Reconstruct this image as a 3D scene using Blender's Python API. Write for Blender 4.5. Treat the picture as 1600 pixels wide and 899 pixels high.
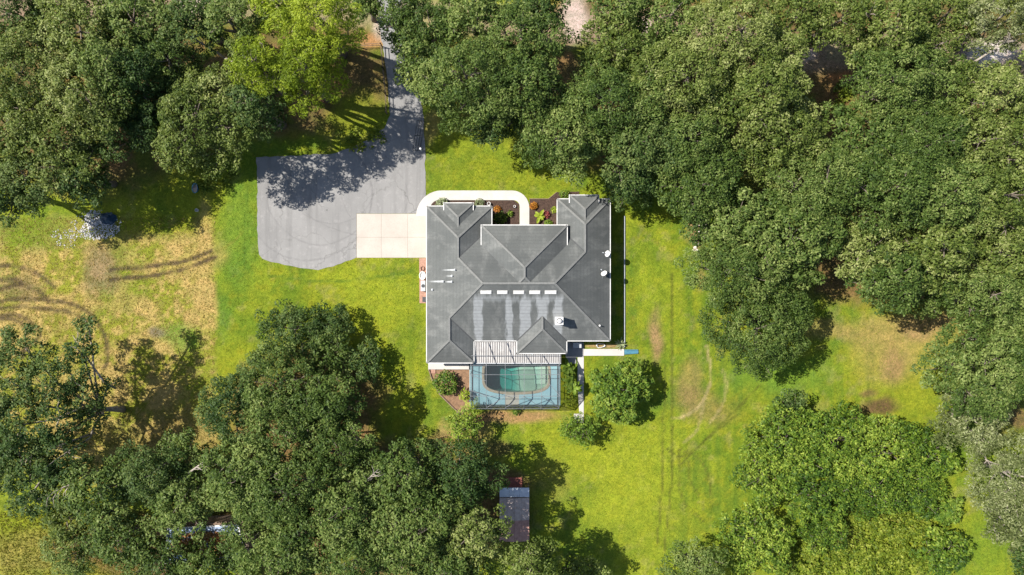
import bpy, math, random
import numpy as np
from mathutils import Vector, Matrix
R = math.radians
for o in list(bpy.data.objects): bpy.data.objects.remove(o)
S = bpy.context.scene
col = S.collection

# ------------------------------------------------------------------ camera, sky, sun, exposure
H = 85.0                                   # drone height (m)
GS = 0.08                                  # metres per photo pixel on the ground
cam = bpy.data.cameras.new('camera'); co = bpy.data.objects.new('camera', cam); col.objects.link(co)
co.location = (0, 0, H); co.rotation_euler = (0, 0, 0)
cam.sensor_width = 36; cam.lens = 18 / (800 * GS / H); cam.clip_end = 6000
S.camera = co
SUN_EL, SUN_AZ = R(50), R(163)             # sun stands towards (cos az, sin az): left and a little up in the picture
w = bpy.data.worlds.new('World'); S.world = w; w.use_nodes = True
wn = w.node_tree; bg = wn.nodes['Background']
sky = wn.nodes.new('ShaderNodeTexSky'); sky.sky_type = 'NISHITA'; sky.sun_disc = False
sky.sun_elevation = SUN_EL; sky.sun_rotation = math.pi / 2 - SUN_AZ
wn.links.new(sky.outputs[0], bg.inputs[0]); bg.inputs[1].default_value = 0.09
sl = bpy.data.lights.new('sun', 'SUN'); sl.energy = 5.0; sl.angle = R(0.5); sl.color = (1, 0.96, 0.89)
so = bpy.data.objects.new('sun', sl); col.objects.link(so)
sd = Vector((math.cos(SUN_EL) * math.cos(SUN_AZ), math.cos(SUN_EL) * math.sin(SUN_AZ), math.sin(SUN_EL)))
so.rotation_euler = sd.to_track_quat('Z', 'Y').to_euler(); so.location = sd * 120
S.view_settings.view_transform = 'Standard'; S.view_settings.look = 'None'
S.view_settings.exposure = 1.12; S.view_settings.gamma = 1

# ------------------------------------------------------------------ helpers
def P(px, py, z=0.0):
    k = GS * (1 - z / H)
    return Vector(((px - 800) * k, (449.5 - py) * k, z))
def XY(pts, z=0.0): return [(P(a, b, z).x, P(a, b, z).y) for a, b in pts]

def tag(o, label=None, cat=None, group=None, kind=None):
    if label: o['label'] = label
    if cat: o['category'] = cat
    if group: o['group'] = group
    if kind: o['kind'] = kind
    return o
def empty(name, loc=(0, 0, 0), rz=0):
    o = bpy.data.objects.new(name, None); col.objects.link(o); o.location = loc; o.rotation_euler.z = rz
    o.empty_display_size = .2
    return o
def link(name, me, parent=None, loc=None):
    o = bpy.data.objects.new(name, me); col.objects.link(o)
    if parent: o.parent = parent
    if loc is not None: o.location = loc
    return o
class MB:
    def __init__(s): s.v = []; s.f = []; s.m = []
    def add(s, vs, fs, mi=0):
        b = len(s.v); s.v += [tuple(v) for v in vs]
        for f in fs: s.f.append(tuple(b + i for i in f)); s.m.append(mi)
        return s
    def box(s, x0, x1, y0, y1, z0, z1, mi=0):
        return s.add([(x0,y0,z0),(x1,y0,z0),(x1,y1,z0),(x0,y1,z0),(x0,y0,z1),(x1,y0,z1),(x1,y1,z1),(x0,y1,z1)],
            [(0,3,2,1),(4,5,6,7),(0,1,5,4),(1,2,6,5),(2,3,7,6),(3,0,4,7)], mi)
    def bar(s, a, b, wd, ht, up=(0,0,1), mi=0):
        a = Vector(a); b = Vector(b); d = (b - a).normalized(); u = Vector(up)
        sx = d.cross(u)
        if sx.length < 1e-4: sx = d.cross(Vector((1,0,0)))
        sx.normalize(); u = sx.cross(d)
        vs = [p + sx*i*wd/2 + u*j*ht/2 for p in (a, b) for i, j in ((-1,-1),(1,-1),(1,1),(-1,1))]
        return s.add(vs, [(0,1,2,3),(7,6,5,4),(0,4,5,1),(1,5,6,2),(2,6,7,3),(3,7,4,0)], mi)
    def tube(s, pts, rad, n=6, mi=0, cap=True):
        pts = [Vector(p) for p in pts]; rings = []; vs = []; k = len(pts)
        if not hasattr(rad, '__len__'): rad = [rad] * k
        for i, p in enumerate(pts):
            d = (pts[min(i+1,k-1)] - pts[max(i-1,0)]).normalized()
            a = d.cross(Vector((0.31,0.17,0.93)))
            if a.length < 1e-3: a = d.cross(Vector((1,0,0)))
            a.normalize(); b = d.cross(a)
            for j in range(n):
                t = 2*math.pi*j/n; vs.append(p + (a*math.cos(t) + b*math.sin(t))*rad[i])
        fs = [(i*n+j, i*n+(j+1)%n, (i+1)*n+(j+1)%n, (i+1)*n+j) for i in range(k-1) for j in range(n)]
        if cap: fs += [tuple(reversed(range(n))), tuple(range((k-1)*n, k*n))]
        return s.add(vs, fs, mi)
    def prism(s, poly, z0, z1, mi=0):
        n = len(poly)
        ar = sum(poly[i][0]*poly[(i+1)%n][1] - poly[(i+1)%n][0]*poly[i][1] for i in range(n))
        if ar < 0: poly = poly[::-1]
        vs = [(x,y,z0) for x,y in poly] + [(x,y,z1) for x,y in poly]
        return s.add(vs, [tuple(reversed(range(n))), tuple(range(n,2*n))] + [(i,(i+1)%n,n+(i+1)%n,n+i) for i in range(n)], mi)
    def lathe(s, prof, c=(0,0,0), n=20, sx=1, sy=1, mi=0):
        vs = [(c[0]+r*sx*math.cos(2*math.pi*j/n), c[1]+r*sy*math.sin(2*math.pi*j/n), c[2]+z) for r, z in prof for j in range(n)]
        k = len(prof)
        return s.add(vs, [(i*n+j, i*n+(j+1)%n, (i+1)*n+(j+1)%n, (i+1)*n+j) for i in range(k-1) for j in range(n)] + [tuple(range((k-1)*n, k*n))], mi)
    def mesh(s, name, mats, smooth=False):
        me = bpy.data.meshes.new(name); me.from_pydata(s.v, [], s.f)
        for m in (mats if isinstance(mats, (list, tuple)) else [mats]): me.materials.append(m)
        if any(s.m): me.polygons.foreach_set('material_index', s.m)
        if smooth: me.polygons.foreach_set('use_smooth', [True]*len(s.f))
        me.update(); return me
    def build(s, name, mats, parent=None, smooth=False, loc=None):
        return link(name, s.mesh(name, mats, smooth), parent, loc)

def spline(pts, seg=8, closed=False):
    out = []; n = len(pts)
    for i in range(n if closed else n-1):
        if closed: q = [pts[(i+k-1) % n] for k in range(4)]
        else: q = [pts[max(i-1,0)], pts[i], pts[i+1], pts[min(i+2,n-1)]]
        q = [np.array(p, float) for p in q]
        for t in np.linspace(0, 1, seg, endpoint=False):
            out.append(tuple(0.5*((2*q[1]) + (q[2]-q[0])*t + (2*q[0]-5*q[1]+4*q[2]-q[3])*t*t + (3*q[1]-q[0]-3*q[2]+q[3])*t**3)))
    if not closed: out.append(tuple(pts[-1]))
    return out

# ------------------------------------------------------------------ materials
class NT:
    def __init__(s, name):
        s.m = bpy.data.materials.new(name); s.m.use_nodes = True; s.t = s.m.node_tree
        s.b = s.t.nodes['Principled BSDF']; s.out = s.t.nodes['Material Output']
    def n(s, typ, **kw):
        nd = s.t.nodes.new('ShaderNode' + typ)
        for k, v in kw.items(): setattr(nd, k, v)
        return nd
    def l(s, a, b): s.t.links.new(a, b)
    def pos(s, obj=False):
        if obj: return s.n('TexCoord').outputs['Object']
        return s.n('NewGeometry').outputs['Position']
    def noise(s, scale, detail=4, vec=None, stretch=None, rough=.6):
        vec = vec or s.pos()
        if stretch:
            mp = s.n('Mapping'); mp.inputs['Scale'].default_value = stretch; s.l(vec, mp.inputs[0]); vec = mp.outputs[0]
        nd = s.n('TexNoise'); nd.inputs['Scale'].default_value = scale; nd.inputs['Detail'].default_value = detail
        nd.inputs['Roughness'].default_value = rough
        s.l(vec, nd.inputs['Vector']); return nd.outputs['Fac']
    def ramp(s, fac, stops, interp='LINEAR'):
        r = s.n('ValToRGB'); e = r.color_ramp.elements; r.color_ramp.interpolation = interp
        while len(e) < len(stops): e.new(0.5)
        for i, (p, c) in enumerate(stops):
            e[i].position = p; e[i].color = (c if hasattr(c, '__len__') else (c,c,c)) + ((1,) if not hasattr(c,'__len__') or len(c)==3 else ())
        s.l(fac, r.inputs[0]); return r.outputs[0]
    def mix(s, a, b, fac, mode='MIX'):
        m = s.n('Mix', data_type='RGBA', blend_type=mode)
        for v, i in ((fac, 0), (a, 6), (b, 7)):
            if hasattr(v, 'is_linked') or hasattr(v, 'node'): s.l(v, m.inputs[i])
            elif i == 0: m.inputs[0].default_value = v
            else: m.inputs[i].default_value = (*v, 1)
        return m.outputs[2]
    def math(s, op, a, b=None, clamp=False):
        m = s.n('Math', operation=op); m.use_clamp = clamp
        for v, i in ((a, 0), (b, 1)):
            if v is None: continue
            if hasattr(v, 'node'): s.l(v, m.inputs[i])
            else: m.inputs[i].default_value = v
        return m.outputs[0]
    def bump(s, h, strength, dist=.05):
        b = s.n('Bump'); b.inputs['Strength'].default_value = strength; b.inputs['Distance'].default_value = dist
        s.l(h, b.inputs['Height']); s.l(b.outputs[0], s.b.inputs['Normal'])
    def fin(s, colr, rough=.8, spec=.3, metal=0):
        if hasattr(colr, 'node'): s.l(colr, s.b.inputs['Base Color'])
        else: s.b.inputs['Base Color'].default_value = (*colr, 1)
        s.b.inputs['Roughness'].default_value = rough; s.b.inputs['Specular IOR Level'].default_value = spec
        s.b.inputs['Metallic'].default_value = metal
        return s.m
def simple(name, c1, c2=None, scale=3.0, rough=.8, bump=0, spec=.3, metal=0, obj=False):
    t = NT(name); c2 = c2 or tuple(x*.72 for x in c1)
    v = t.pos(obj)
    n1 = t.noise(scale, 6, v); n2 = t.noise(scale*7.3, 3, v)
    f = t.math('ADD', t.math('MULTIPLY', n1, .65), t.math('MULTIPLY', n2, .35))
    c = t.ramp(f, [(.35, c2), (.62, c1)])
    if bump: t.bump(n2, bump)
    return t.fin(c, rough, spec, metal)

M = {}
M['white'] = simple('white_paint', (.56,.55,.53), (.40,.39,.37), 1.5, .6)
M['stucco'] = simple('cream_stucco', (.66,.62,.53), (.55,.51,.43), 1.2, .9, .3)
M['mulch'] = simple('brown_mulch', (.075,.045,.032), (.022,.013,.01), 5, .95, 1)
M['dirt'] = simple('brown_dirt', (.22,.13,.075), (.10,.06,.035), 2.5, .95, .8)
M['grey_metal'] = simple('grey_metal', (.36,.37,.38), (.26,.27,.28), 3, .45, 0, .5)
M['light_metal'] = simple('pale_aluminium', (.40,.41,.41), (.30,.31,.31), 3, .45, 0, .4)
M['cagebar'] = simple('cage_aluminium', (.15,.155,.16), (.10,.105,.11), 3, .55, 0, .3)
M['dark_metal'] = simple('dark_metal', (.03,.03,.032), (.018,.018,.02), 4, .5, 0, .5)
M['black'] = simple('black_plastic', (.012,.012,.013), (.006,.006,.007), 4, .6)
M['bark'] = simple('grey_bark', (.20,.165,.13), (.075,.06,.045), 4, .95, 1)
M['pale_bark'] = simple('pale_bark', (.34,.30,.25), (.15,.12,.095), 4, .95, 1)
M['timber'] = simple('weathered_timber', (.20,.14,.10), (.11,.075,.05), 5, .9, .5)
M['brick'] = simple('salmon_brick', (.34,.20,.145), (.21,.11,.08), 6, .9, .5)
M['rock'] = simple('pale_limestone', (.62,.55,.47), (.40,.34,.28), 4, .9, .8)
M['gravelstone'] = simple('grey_stone', (.60,.58,.57), (.34,.33,.33), 5, .9, .5)
M['rubber'] = simple('black_rubber', (.02,.02,.02), (.012,.012,.012), 8, .8)
M['bluep'] = simple('blue_plastic', (.06,.17,.22), (.03,.10,.15), 3, .4, 0, .5)
M['bluetarp'] = simple('dark_blue_tarp', (.012,.04,.07), (.006,.02,.04), 3, .5, .5)
M['tealrim'] = simple('teal_plastic', (.05,.18,.24), (.03,.12,.17), 3, .5)
M['glassdark'] = NT('window_glass').fin((.02,.03,.035), .08, .6)
M['redboard'] = simple('red_brown_boards', (.26,.085,.06), (.13,.045,.035), 6, .85, .4)
M['rust'] = simple('leaf_litter_rust', (.42,.19,.06), (.16,.07,.03), 4, .95, .8)

def concrete(name, a, b):
    t = NT(name); n1 = t.noise(.35, 5); n2 = t.noise(9, 4); n3 = t.noise(1.6, 6)
    c = t.ramp(n1, [(.35, b), (.65, a)])
    c = t.mix(c, (.42,.36,.29), t.ramp(n3, [(.60, 0), (.78, .4)]))
    c = t.mix(c, tuple(x*.8 for x in b), t.ramp(n2, [(.5, 0), (.75, .5)]))
    t.bump(n2, .25, .02)
    return t.fin(c, .85, .25)
M['concrete'] = concrete('pale_concrete', (.38,.335,.29), (.325,.285,.245))
M['whitecrete'] = concrete('white_concrete', (.42,.40,.37), (.345,.325,.30))
M['greycrete'] = concrete('grey_concrete', (.26,.255,.26), (.19,.185,.19))

def asphalt():
    t = NT('worn_asphalt'); n1 = t.noise(.18, 6); n2 = t.noise(14, 4, rough=.8); n3 = t.noise(.5, 5, stretch=(2.2,.12,1)); n4 = t.noise(1.3, 7)
    c = t.ramp(n1, [(.3, (.162,.157,.151)), (.7, (.216,.209,.20))])
    c = t.mix(c, (.118,.114,.11), t.ramp(n3, [(.5, 0), (.7, .55)]))
    c = t.mix(c, (.28,.265,.255), t.ramp(n4, [(.55, 0), (.75, .5)]))
    # turning tyre marks: arcs of darker rubber
    for (cx, cy, r, wd, st) in ((P(500,300).x, P(500,300).y, 6.6,.16,.5),(P(480,305).x, P(480,305).y, 8.1,.2,.55),(P(560,250).x,P(560,250).y,9.3,.14,.45),(P(520,285).x,P(520,285).y,5.3,.14,.4),(P(585,305).x,P(585,305).y,4.1,.13,.4)):
        v = t.n('VectorMath', operation='DISTANCE'); t.l(t.pos(), v.inputs[0]); v.inputs[1].default_value = (cx, cy, .03)
        d = t.math('ABSOLUTE', t.math('SUBTRACT', v.outputs['Value'], t.math('ADD', t.math('MULTIPLY', n1, 1.2), r-.6)))
        k = t.n('MapRange'); t.l(d, k.inputs[0]); k.inputs[1].default_value = wd; k.inputs[2].default_value = 0; k.inputs[3].default_value = 0; k.inputs[4].default_value = st*.6
        c = t.mix(c, (.075,.07,.07), t.math('MULTIPLY', k.outputs[0], t.ramp(n4, [(.35, 0), (.55, 1)])))
    vo = t.n('TexVoronoi', feature='DISTANCE_TO_EDGE'); vo.inputs['Scale'].default_value = .22; vo.inputs['Randomness'].default_value = 1
    wv = t.n('VectorMath', operation='ADD'); sc_ = t.n('VectorMath', operation='SCALE'); nz = t.n('TexNoise'); nz.inputs['Scale'].default_value = 1.1; nz.inputs['Detail'].default_value = 5
    t.l(t.pos(), nz.inputs['Vector']); t.l(nz.outputs['Color'], sc_.inputs[0]); sc_.inputs['Scale'].default_value = 1.6; t.l(t.pos(), wv.inputs[0]); t.l(sc_.outputs[0], wv.inputs[1]); t.l(wv.outputs[0], vo.inputs['Vector'])
    c = t.mix(c, (.07,.066,.06), t.math('MULTIPLY', t.ramp(vo.outputs['Distance'], [(0, .45), (.010, .3), (.018, 0)]), t.ramp(n1, [(.42, 0), (.58, 1)])))
    c = t.mix(c, (.06,.055,.055), t.ramp(t.noise(.75, 3), [(.70, 0), (.76, .45)]))
    c = t.mix(c, (.10,.094,.094), t.ramp(n2, [(.52, 0), (.75, .55)]))
    t.bump(n2, .5, .02)
    return t.fin(c, .92, .2)
M['asphalt'] = asphalt()

def shingle(name, stretch, extra=None):
    t = NT(name); n1 = t.noise(.25, 5); n2 = t.noise(11, 3, stretch=stretch); n3 = t.noise(.9, 5, stretch=tuple(.14 if s < 1 else 1.0 for s in stretch)); n4 = t.noise(2.5, 6)
    c = t.ramp(n1, [(.3, (.064,.068,.066)), (.7, (.104,.108,.103))])
    c = t.mix(c, (.20,.20,.188), t.ramp(n3, [(.5, 0), (.72, .45)]))
    c = t.mix(c, (.055,.057,.056), t.ramp(n2, [(.48, 0), (.7, .5)]))
    c = t.mix(c, (.105,.10,.088), t.ramp(n4, [(.55, 0), (.8, .28)]))
    if extra: c = extra(t, c, n4, n1)
    # shingle courses: a step every 14 cm of height
    sp = t.n('SeparateXYZ'); t.l(t.pos(), sp.inputs[0])
    saw = t.math('FRACT', t.math('MULTIPLY', sp.outputs[2], 1/.065))
    crs = t.math('FRACT', t.math('MULTIPLY', sp.outputs[2], 1/.21))
    c = t.mix(c, (.055,.057,.055), t.ramp(crs, [(.0, .32), (.22, .0), (.8, .0), (1, .22)]))
    c = t.mix(c, (.13,.095,.05), t.ramp(t.noise(6, 2), [(.74, 0), (.78, .6)]))
    t.bump(t.math('ADD', saw, n2), .5, .02)
    return t.fin(c, .9, .25)
def south_streaks(t, c, n4, n1):
    sp = t.n('SeparateXYZ'); t.l(t.pos(), sp.inputs[0])
    wv = t.math('MULTIPLY', t.math('SUBTRACT', t.noise(1.1, 5, stretch=(1,.35,0)), .5), 1.5)
    x = t.math('DIVIDE', t.math('ADD', t.math('ADD', sp.outputs[0], wv), 5.5), 13.0)
    st = [(0, 0)]
    for a, b in ((-4.55,-3.45),(-.8,.05),(.9,2.3),(2.9,4.2),(5.0,6.05)):
        for q, vv in ((a-.1,0),(a+.12,1),(b-.12,1),(b+.1,0)): st.append(((q+5.5)/13, float(vv)))
    m = t.ramp(x, st)
    top = t.n('MapRange'); t.l(t.math('ADD', sp.outputs[1], t.math('MULTIPLY', t.noise(1.6, 4, stretch=(1,.1,0)), 2.4)), top.inputs[0])
    top.inputs[1].default_value = .45; top.inputs[2].default_value = -.2; top.inputs[3].default_value = 0; top.inputs[4].default_value = .9
    band = t.n('MapRange'); t.l(t.math('ADD', sp.outputs[1], t.math('MULTIPLY', t.noise(1.6, 4, stretch=(1,.1,0)), 1.8)), band.inputs[0])
    band.inputs[1].default_value = -.9; band.inputs[2].default_value = -.2; band.inputs[3].default_value = 0; band.inputs[4].default_value = .8
    inx = t.math('MULTIPLY', t.math('GREATER_THAN', sp.outputs[0], -4.4), t.math('LESS_THAN', sp.outputs[0], 6.0))
    m = t.math('MAXIMUM', t.math('MULTIPLY', m, top.outputs[0]), t.math('MULTIPLY', t.math('MULTIPLY', band.outputs[0], top.outputs[0]), inx))
    return t.mix(c, (.235,.243,.245), t.math('MULTIPLY', m, t.ramp(n4, [(.25, .65), (.6, 1)])))
def west_streaks(t, c, n4, n1):
    sp = t.n('SeparateXYZ'); t.l(t.pos(), sp.inputs[0])
    for (px, py, ln, wd, z) in ((711,422,1.7,.085,4.4),(706.5,431.5,.8,.05,4.3),(692,440,1.9,.10,3.9),(706,440.5,.9,.09,4.3)):
        p = P(px, py, z)
        dy = t.math('ABSOLUTE', t.math('SUBTRACT', sp.outputs[1], p.y))
        a = t.n('MapRange'); t.l(dy, a.inputs[0]); a.inputs[1].default_value = wd*1.3; a.inputs[2].default_value = wd*.5; a.inputs[3].default_value = 0; a.inputs[4].default_value = 1
        b = t.n('MapRange'); t.l(sp.outputs[0], b.inputs[0]); b.inputs[1].default_value = p.x-ln; b.inputs[2].default_value = p.x-.2; b.inputs[3].default_value = 0; b.inputs[4].default_value = 1
        cc = t.math('MULTIPLY', t.math('MULTIPLY', a.outputs[0], b.outputs[0]), t.math('LESS_THAN', sp.outputs[0], p.x))
        c = t.mix(c, (.42,.43,.43), cc)
    return c
M['sh_y'] = shingle('grey_shingles', (1,.3,1))
M['sh_x'] = shingle('grey_shingles_side', (.3,1,1))
M['sh_w'] = shingle('grey_shingles_vent_streaks', (.3,1,1), west_streaks)
M['sh_s'] = shingle('grey_shingles_washed', (1,.3,1), south_streaks)
M['valley'] = simple('dark_valley', (.06,.062,.062), (.04,.042,.042), 5, .8)
M['ridge'] = simple('ridge_shingles', (.15,.15,.142), (.105,.106,.10), 4, .9, .3)

def leafmat(name, dark, mid, lite, trans=.36, rough=.55, spec=.16):
    t = NT(name)
    a = t.n('Attribute'); a.attribute_name = 'tint'
    c = t.ramp(a.outputs['Fac'], [(0, dark), (.5, mid), (1, lite)])
    t.fin(c, rough, spec)
    tr = t.n('BsdfTranslucent'); t.l(t.mix(c, (1.0,1.0,.35), 1.0, 'MULTIPLY'), tr.inputs[0])
    mx = t.n('MixShader'); mx.inputs[0].default_value = trans
    t.l(t.b.outputs[0], mx.inputs[1]); t.l(tr.outputs[0], mx.inputs[2]); t.l(mx.outputs[0], t.out.inputs[0])
    return t.m
LM = {
 'oak':   leafmat('oak_leaves', (.032,.060,.011), (.082,.126,.023), (.205,.245,.070)),
 'oakd':  leafmat('dark_oak_leaves', (.023,.050,.011), (.057,.096,.021), (.140,.178,.050)),
 'oakl':  leafmat('light_oak_leaves', (.047,.074,.012), (.120,.158,.029), (.275,.295,.105)),
 'moss':  leafmat('mossy_oak_leaves', (.055,.072,.018), (.140,.165,.055), (.33,.34,.18)),
 'pine':  leafmat('pine_needles', (.080,.120,.006), (.185,.245,.013), (.32,.37,.035), .38),
 'broad': leafmat('broad_leaves', (.028,.062,.008), (.092,.150,.013), (.255,.31,.045), .28),
 'glossy': leafmat('glossy_leaves', (.030,.066,.009), (.080,.138,.014), (.19,.24,.036), .25),
 'vine':  leafmat('vine_leaves', (.055,.090,.008), (.125,.165,.013), (.25,.275,.04), .3),
 'palm':  leafmat('frond_leaves', (.045,.085,.009), (.105,.17,.016), (.22,.28,.04), .3),
 'agave': leafmat('agave_leaves', (.10,.13,.06), (.20,.23,.11), (.36,.38,.20), .15),
 'orange': leafmat('orange_leaves', (.16,.05,.012), (.36,.14,.02), (.46,.25,.04), .3),
 'pink':  leafmat('pink_red_leaves', (.16,.03,.03), (.30,.07,.07), (.42,.18,.15), .3),
 'lime':  leafmat('lime_leaves', (.11,.15,.012), (.21,.27,.02), (.33,.37,.05), .3),
 'pale':  leafmat('pale_leaves', (.11,.14,.07), (.21,.25,.13), (.34,.36,.23), .3),
}
# ------------------------------------------------------------------ numpy noise, ground sheet
rs = np.random.RandomState(7)
def vnoise(x, y, scale, seed, octs=4):
    out = np.zeros_like(x); amp = 1; tot = 0; r = np.random.RandomState(seed)
    for o in range(octs):
        G = r.rand(64, 64); u = x*scale*2**o + 13.7*o; v = y*scale*2**o + 7.1*o
        i = np.floor(u).astype(int); j = np.floor(v).astype(int); fu = u-i; fv = v-j
        fu = fu*fu*(3-2*fu); fv = fv*fv*(3-2*fv)
        g = lambda a, b: G[a % 64, b % 64]
        out += amp*((g(i,j)*(1-fu)+g(i+1,j)*fu)*(1-fv) + (g(i,j+1)*(1-fu)+g(i+1,j+1)*fu)*fv); tot += amp; amp *= .55
    return out/tot
def sst(a, b, x):
    t = np.clip((x-a)/(b-a), 0, 1); return t*t*(3-2*t)
def seg_dist(px, py, pts):
    d = np.full(px.shape, 1e9)
    for (ax, ay), (bx, by) in zip(pts[:-1], pts[1:]):
        vx, vy = bx-ax, by-ay; L = vx*vx+vy*vy+1e-9
        t = np.clip(((px-ax)*vx+(py-ay)*vy)/L, 0, 1)
        d = np.minimum(d, np.hypot(px-ax-t*vx, py-ay-t*vy))
    return d
def in_poly(px, py, poly):
    c = np.zeros(px.shape, bool); n = len(poly)
    for i in range(n):
        x1, y1 = poly[i]; x2, y2 = poly[(i+1) % n]
        k = ((y1 > py) != (y2 > py)) & (px < (x2-x1)*(py-y1)/((y2-y1) if y2 != y1 else 1e-9)+x1)
        c ^= k
    return c

POOL_N = 40
def pool_outline(grow=0.0):
    cx, cy = (-3.44+4.56)/2, -10.95; hx, hy = 4.0+grow, 2.12+grow; pts = []
    for i in range(POOL_N):                                  # straight long sides, bulging ends
        t = 2*math.pi*i/POOL_N; c, s = math.cos(t), math.sin(t)
        pts.append((cx + math.copysign(abs(c)**.78, c)*hx, cy + math.copysign(abs(s)**.5, s)*hy))
    return pts

def make_ground():
    ix = np.arange(-76, 76.01, .3); iy = np.arange(-46, 46.01, .3)
    ox = np.array([90,120,180,300,600,1200,2500]); oy = np.array([60,90,160,300,600,1200,2500])
    xs = np.concatenate([-ox[::-1], ix, ox]); ys = np.concatenate([-oy[::-1], iy, oy])
    X, Y = np.meshgrid(xs, ys); nx, ny = len(xs), len(ys)
    px = X/GS+800; py = 449.5-Y/GS
    memo = {}
    def N(sc, sd, o=4):
        if (sc, sd, o) not in memo: memo[(sc, sd, o)] = vnoise(X, Y, sc, sd, o)
        return memo[(sc, sd, o)]
    warp = (N(.12, 1)-.5)*70; warp2 = (N(.12, 2)-.5)*70; qx = px+warp; qy = py+warp2
    fx = px+(N(.5,21)-.5)*14; fy = py+(N(.5,22)-.5)*14
    lush = np.array([.098,.150,.010]); yel = np.array([.168,.198,.012]); deep = np.array([.058,.114,.012])
    straw = np.array([.33,.24,.08]); strawd = np.array([.185,.175,.03]); pink = np.array([.25,.155,.075]); brown = np.array([.10,.058,.030])
    c = lush[None,None]*np.ones(X.shape+(1,))
    def mix(col, m): 
        nonlocal c
        c = c*(1-m[...,None]) + np.array(col)*m[...,None]
    def blob(x, y, rx, ry, col, st, soft=.6, q=None):
        a, b = q or (qx, qy)
        d = np.sqrt(((a-x)/rx)**2+((b-y)/ry)**2); mix(col, st*(1-sst(1-soft, 1+soft*.4, d)))
    mix(yel, sst(.40,.62,N(.10,3))*.85)
    mix(yel*1.12, sst(.48,.66,N(.35,4))*.55)
    mix(deep, sst(.50,.68,N(.22,5))*.55)
    mix(yel*np.array([1.15,1.0,1]), sst(.55,.7,N(1.0,6,3))*.5)
    mw = vnoise(X*5.0, Y*.25, .35, 50, 3); inn = sst(560,620,px)*(np.abs(X) < 76)*(np.abs(Y) < 46); mix(yel*1.15, sst(.5,.72,mw)*.35*inn); mix(deep*1.1, (1-sst(.28,.45,mw))*.3*inn)
    mix(np.array([.25,.20,.09]), sst(.60,.72,N(.8,51,5))*.25)
    # lawn patches
    for b in ((760,265,110,30,yel,.5),(900,700,80,45,yel*1.1,.7),(1000,720,90,60,yel*1.15,.7),(1010,800,90,60,yel*1.1,.6),(960,780,60,30,yel*1.2,.6),
              (1220,590,90,40,deep*1.5,.7),(1240,690,50,60,deep*1.4,.5),(640,520,60,70,lush*.9,.5),(380,360,45,110,deep*1.4,.65),(345,500,22,40,deep*1.4,.6),(600,470,90,35,yel*1.1,.6),(560,440,110,18,yel*1.2,.5),
              (1015,520,14,45,pink,.8),(1000,440,18,60,yel*1.2,.6),(1090,360,12,36,pink,.85),(1100,440,10,26,pink*.9,.55),(1045,480,24,90,yel*1.1,.5),
              (1420,520,120,45,straw*.85,.55),(1390,560,75,60,straw*.8,.5),(1400,580,28,38,pink*.9,.65),(1300,520,50,25,straw*.8,.55),(1450,500,70,25,pink,.6),
              (1080,600,32,50,straw*.75,.6),(1100,640,60,30,pink*.7,.45),(1440,640,45,50,yel,.6),(1530,730,35,50,lush*1.25,.7),(1550,850,55,60,lush*1.2,.7),
              (1380,640,34,13,brown*.9,.9),(1360,622,22,6,brown*1.2,.7),(1310,835,50,14,brown*1.3,.6),(1410,805,60,10,pink*.7,.4),(700,420,14,30,deep*1.3,.0)):
        blob(*b[:4], b[4], b[5])
    # the rough hay field on the left
    edge = 332+(N(.25,30)-.5)*10
    fm = (1-sst(-4,6,px-edge-np.clip((py-430)/60,-1,1)*4))*sst(335,372,qy)*(1-sst(690,760,qy))
    mix(strawd*np.array([1,1.12,.7]), fm*.85)
    mix(straw, fm*sst(.42,.60,N(.45,8,5))*.85)
    mix(straw*1.15, fm*sst(.52,.66,N(1.6,9,3))*.75)
    mix(lush*1.1, fm*sst(.55,.70,N(.10,10))*.4)
    blob(60,370,90,35,lush*1.05,.75); blob(285,520,38,26,deep*1.6,.7); blob(180,370,16,45,lush,.5)
    blob(250,515,14,14,np.array([.13,.105,.085]),.7); blob(155,420,22,45,np.array([.15,.11,.075]),.6); blob(35,455,50,30,np.array([.11,.085,.05]),.55)
    blob(318,420,16,120,straw*1.05,.7,.6,(fx,fy)); blob(300,390,60,40,straw*1.1,.6)
    blob(60,830,140,55,yel*.9,.8); blob(60,870,120,40,straw*.8,.45); blob(130,720,90,60,straw*.75,.5); blob(280,700,90,80,straw*.7,.6)
    # forest floor
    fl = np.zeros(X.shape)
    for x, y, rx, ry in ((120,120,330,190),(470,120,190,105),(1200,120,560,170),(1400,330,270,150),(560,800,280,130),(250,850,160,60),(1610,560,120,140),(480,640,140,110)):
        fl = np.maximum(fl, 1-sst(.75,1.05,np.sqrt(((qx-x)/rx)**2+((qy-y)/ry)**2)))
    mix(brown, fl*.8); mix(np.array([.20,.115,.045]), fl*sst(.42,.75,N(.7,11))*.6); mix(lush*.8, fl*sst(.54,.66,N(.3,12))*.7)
    blob(560,190,60,40,yel*.9,.75); blob(520,140,40,25,np.array([.14,.055,.04]),.6); blob(740,215,70,25,yel,.7); blob(1315,150,14,14,lush*1.3,.9); blob(1308,120,20,12,np.array([.34,.16,.06]),.8)
    blob(585,65,26,12,np.array([.34,.18,.07]),.8,.6,(fx,fy)); blob(680,200,18,28,straw*.8,.6)
    # bare strip south of the pool cage, bed edges
    blob(800,652,85,12,np.array([.27,.16,.07]),.9,.6,(fx,fy)); blob(735,690,40,30,straw*.9,.7); blob(745,660,30,14,np.array([.25,.15,.07]),.6,.6,(fx,fy))
    blob(785,705,30,18,brown*1.3,.6); blob(800,755,45,22,brown*1.2,.65); blob(860,745,30,40,strawd,.5); blob(690,695,60,14,np.array([.22,.13,.06]),.6)
    blob(945,541,38,4,np.array([.30,.19,.10]),.9,.5,(px,py)); blob(672,490,6,100,yel,.3)
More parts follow.
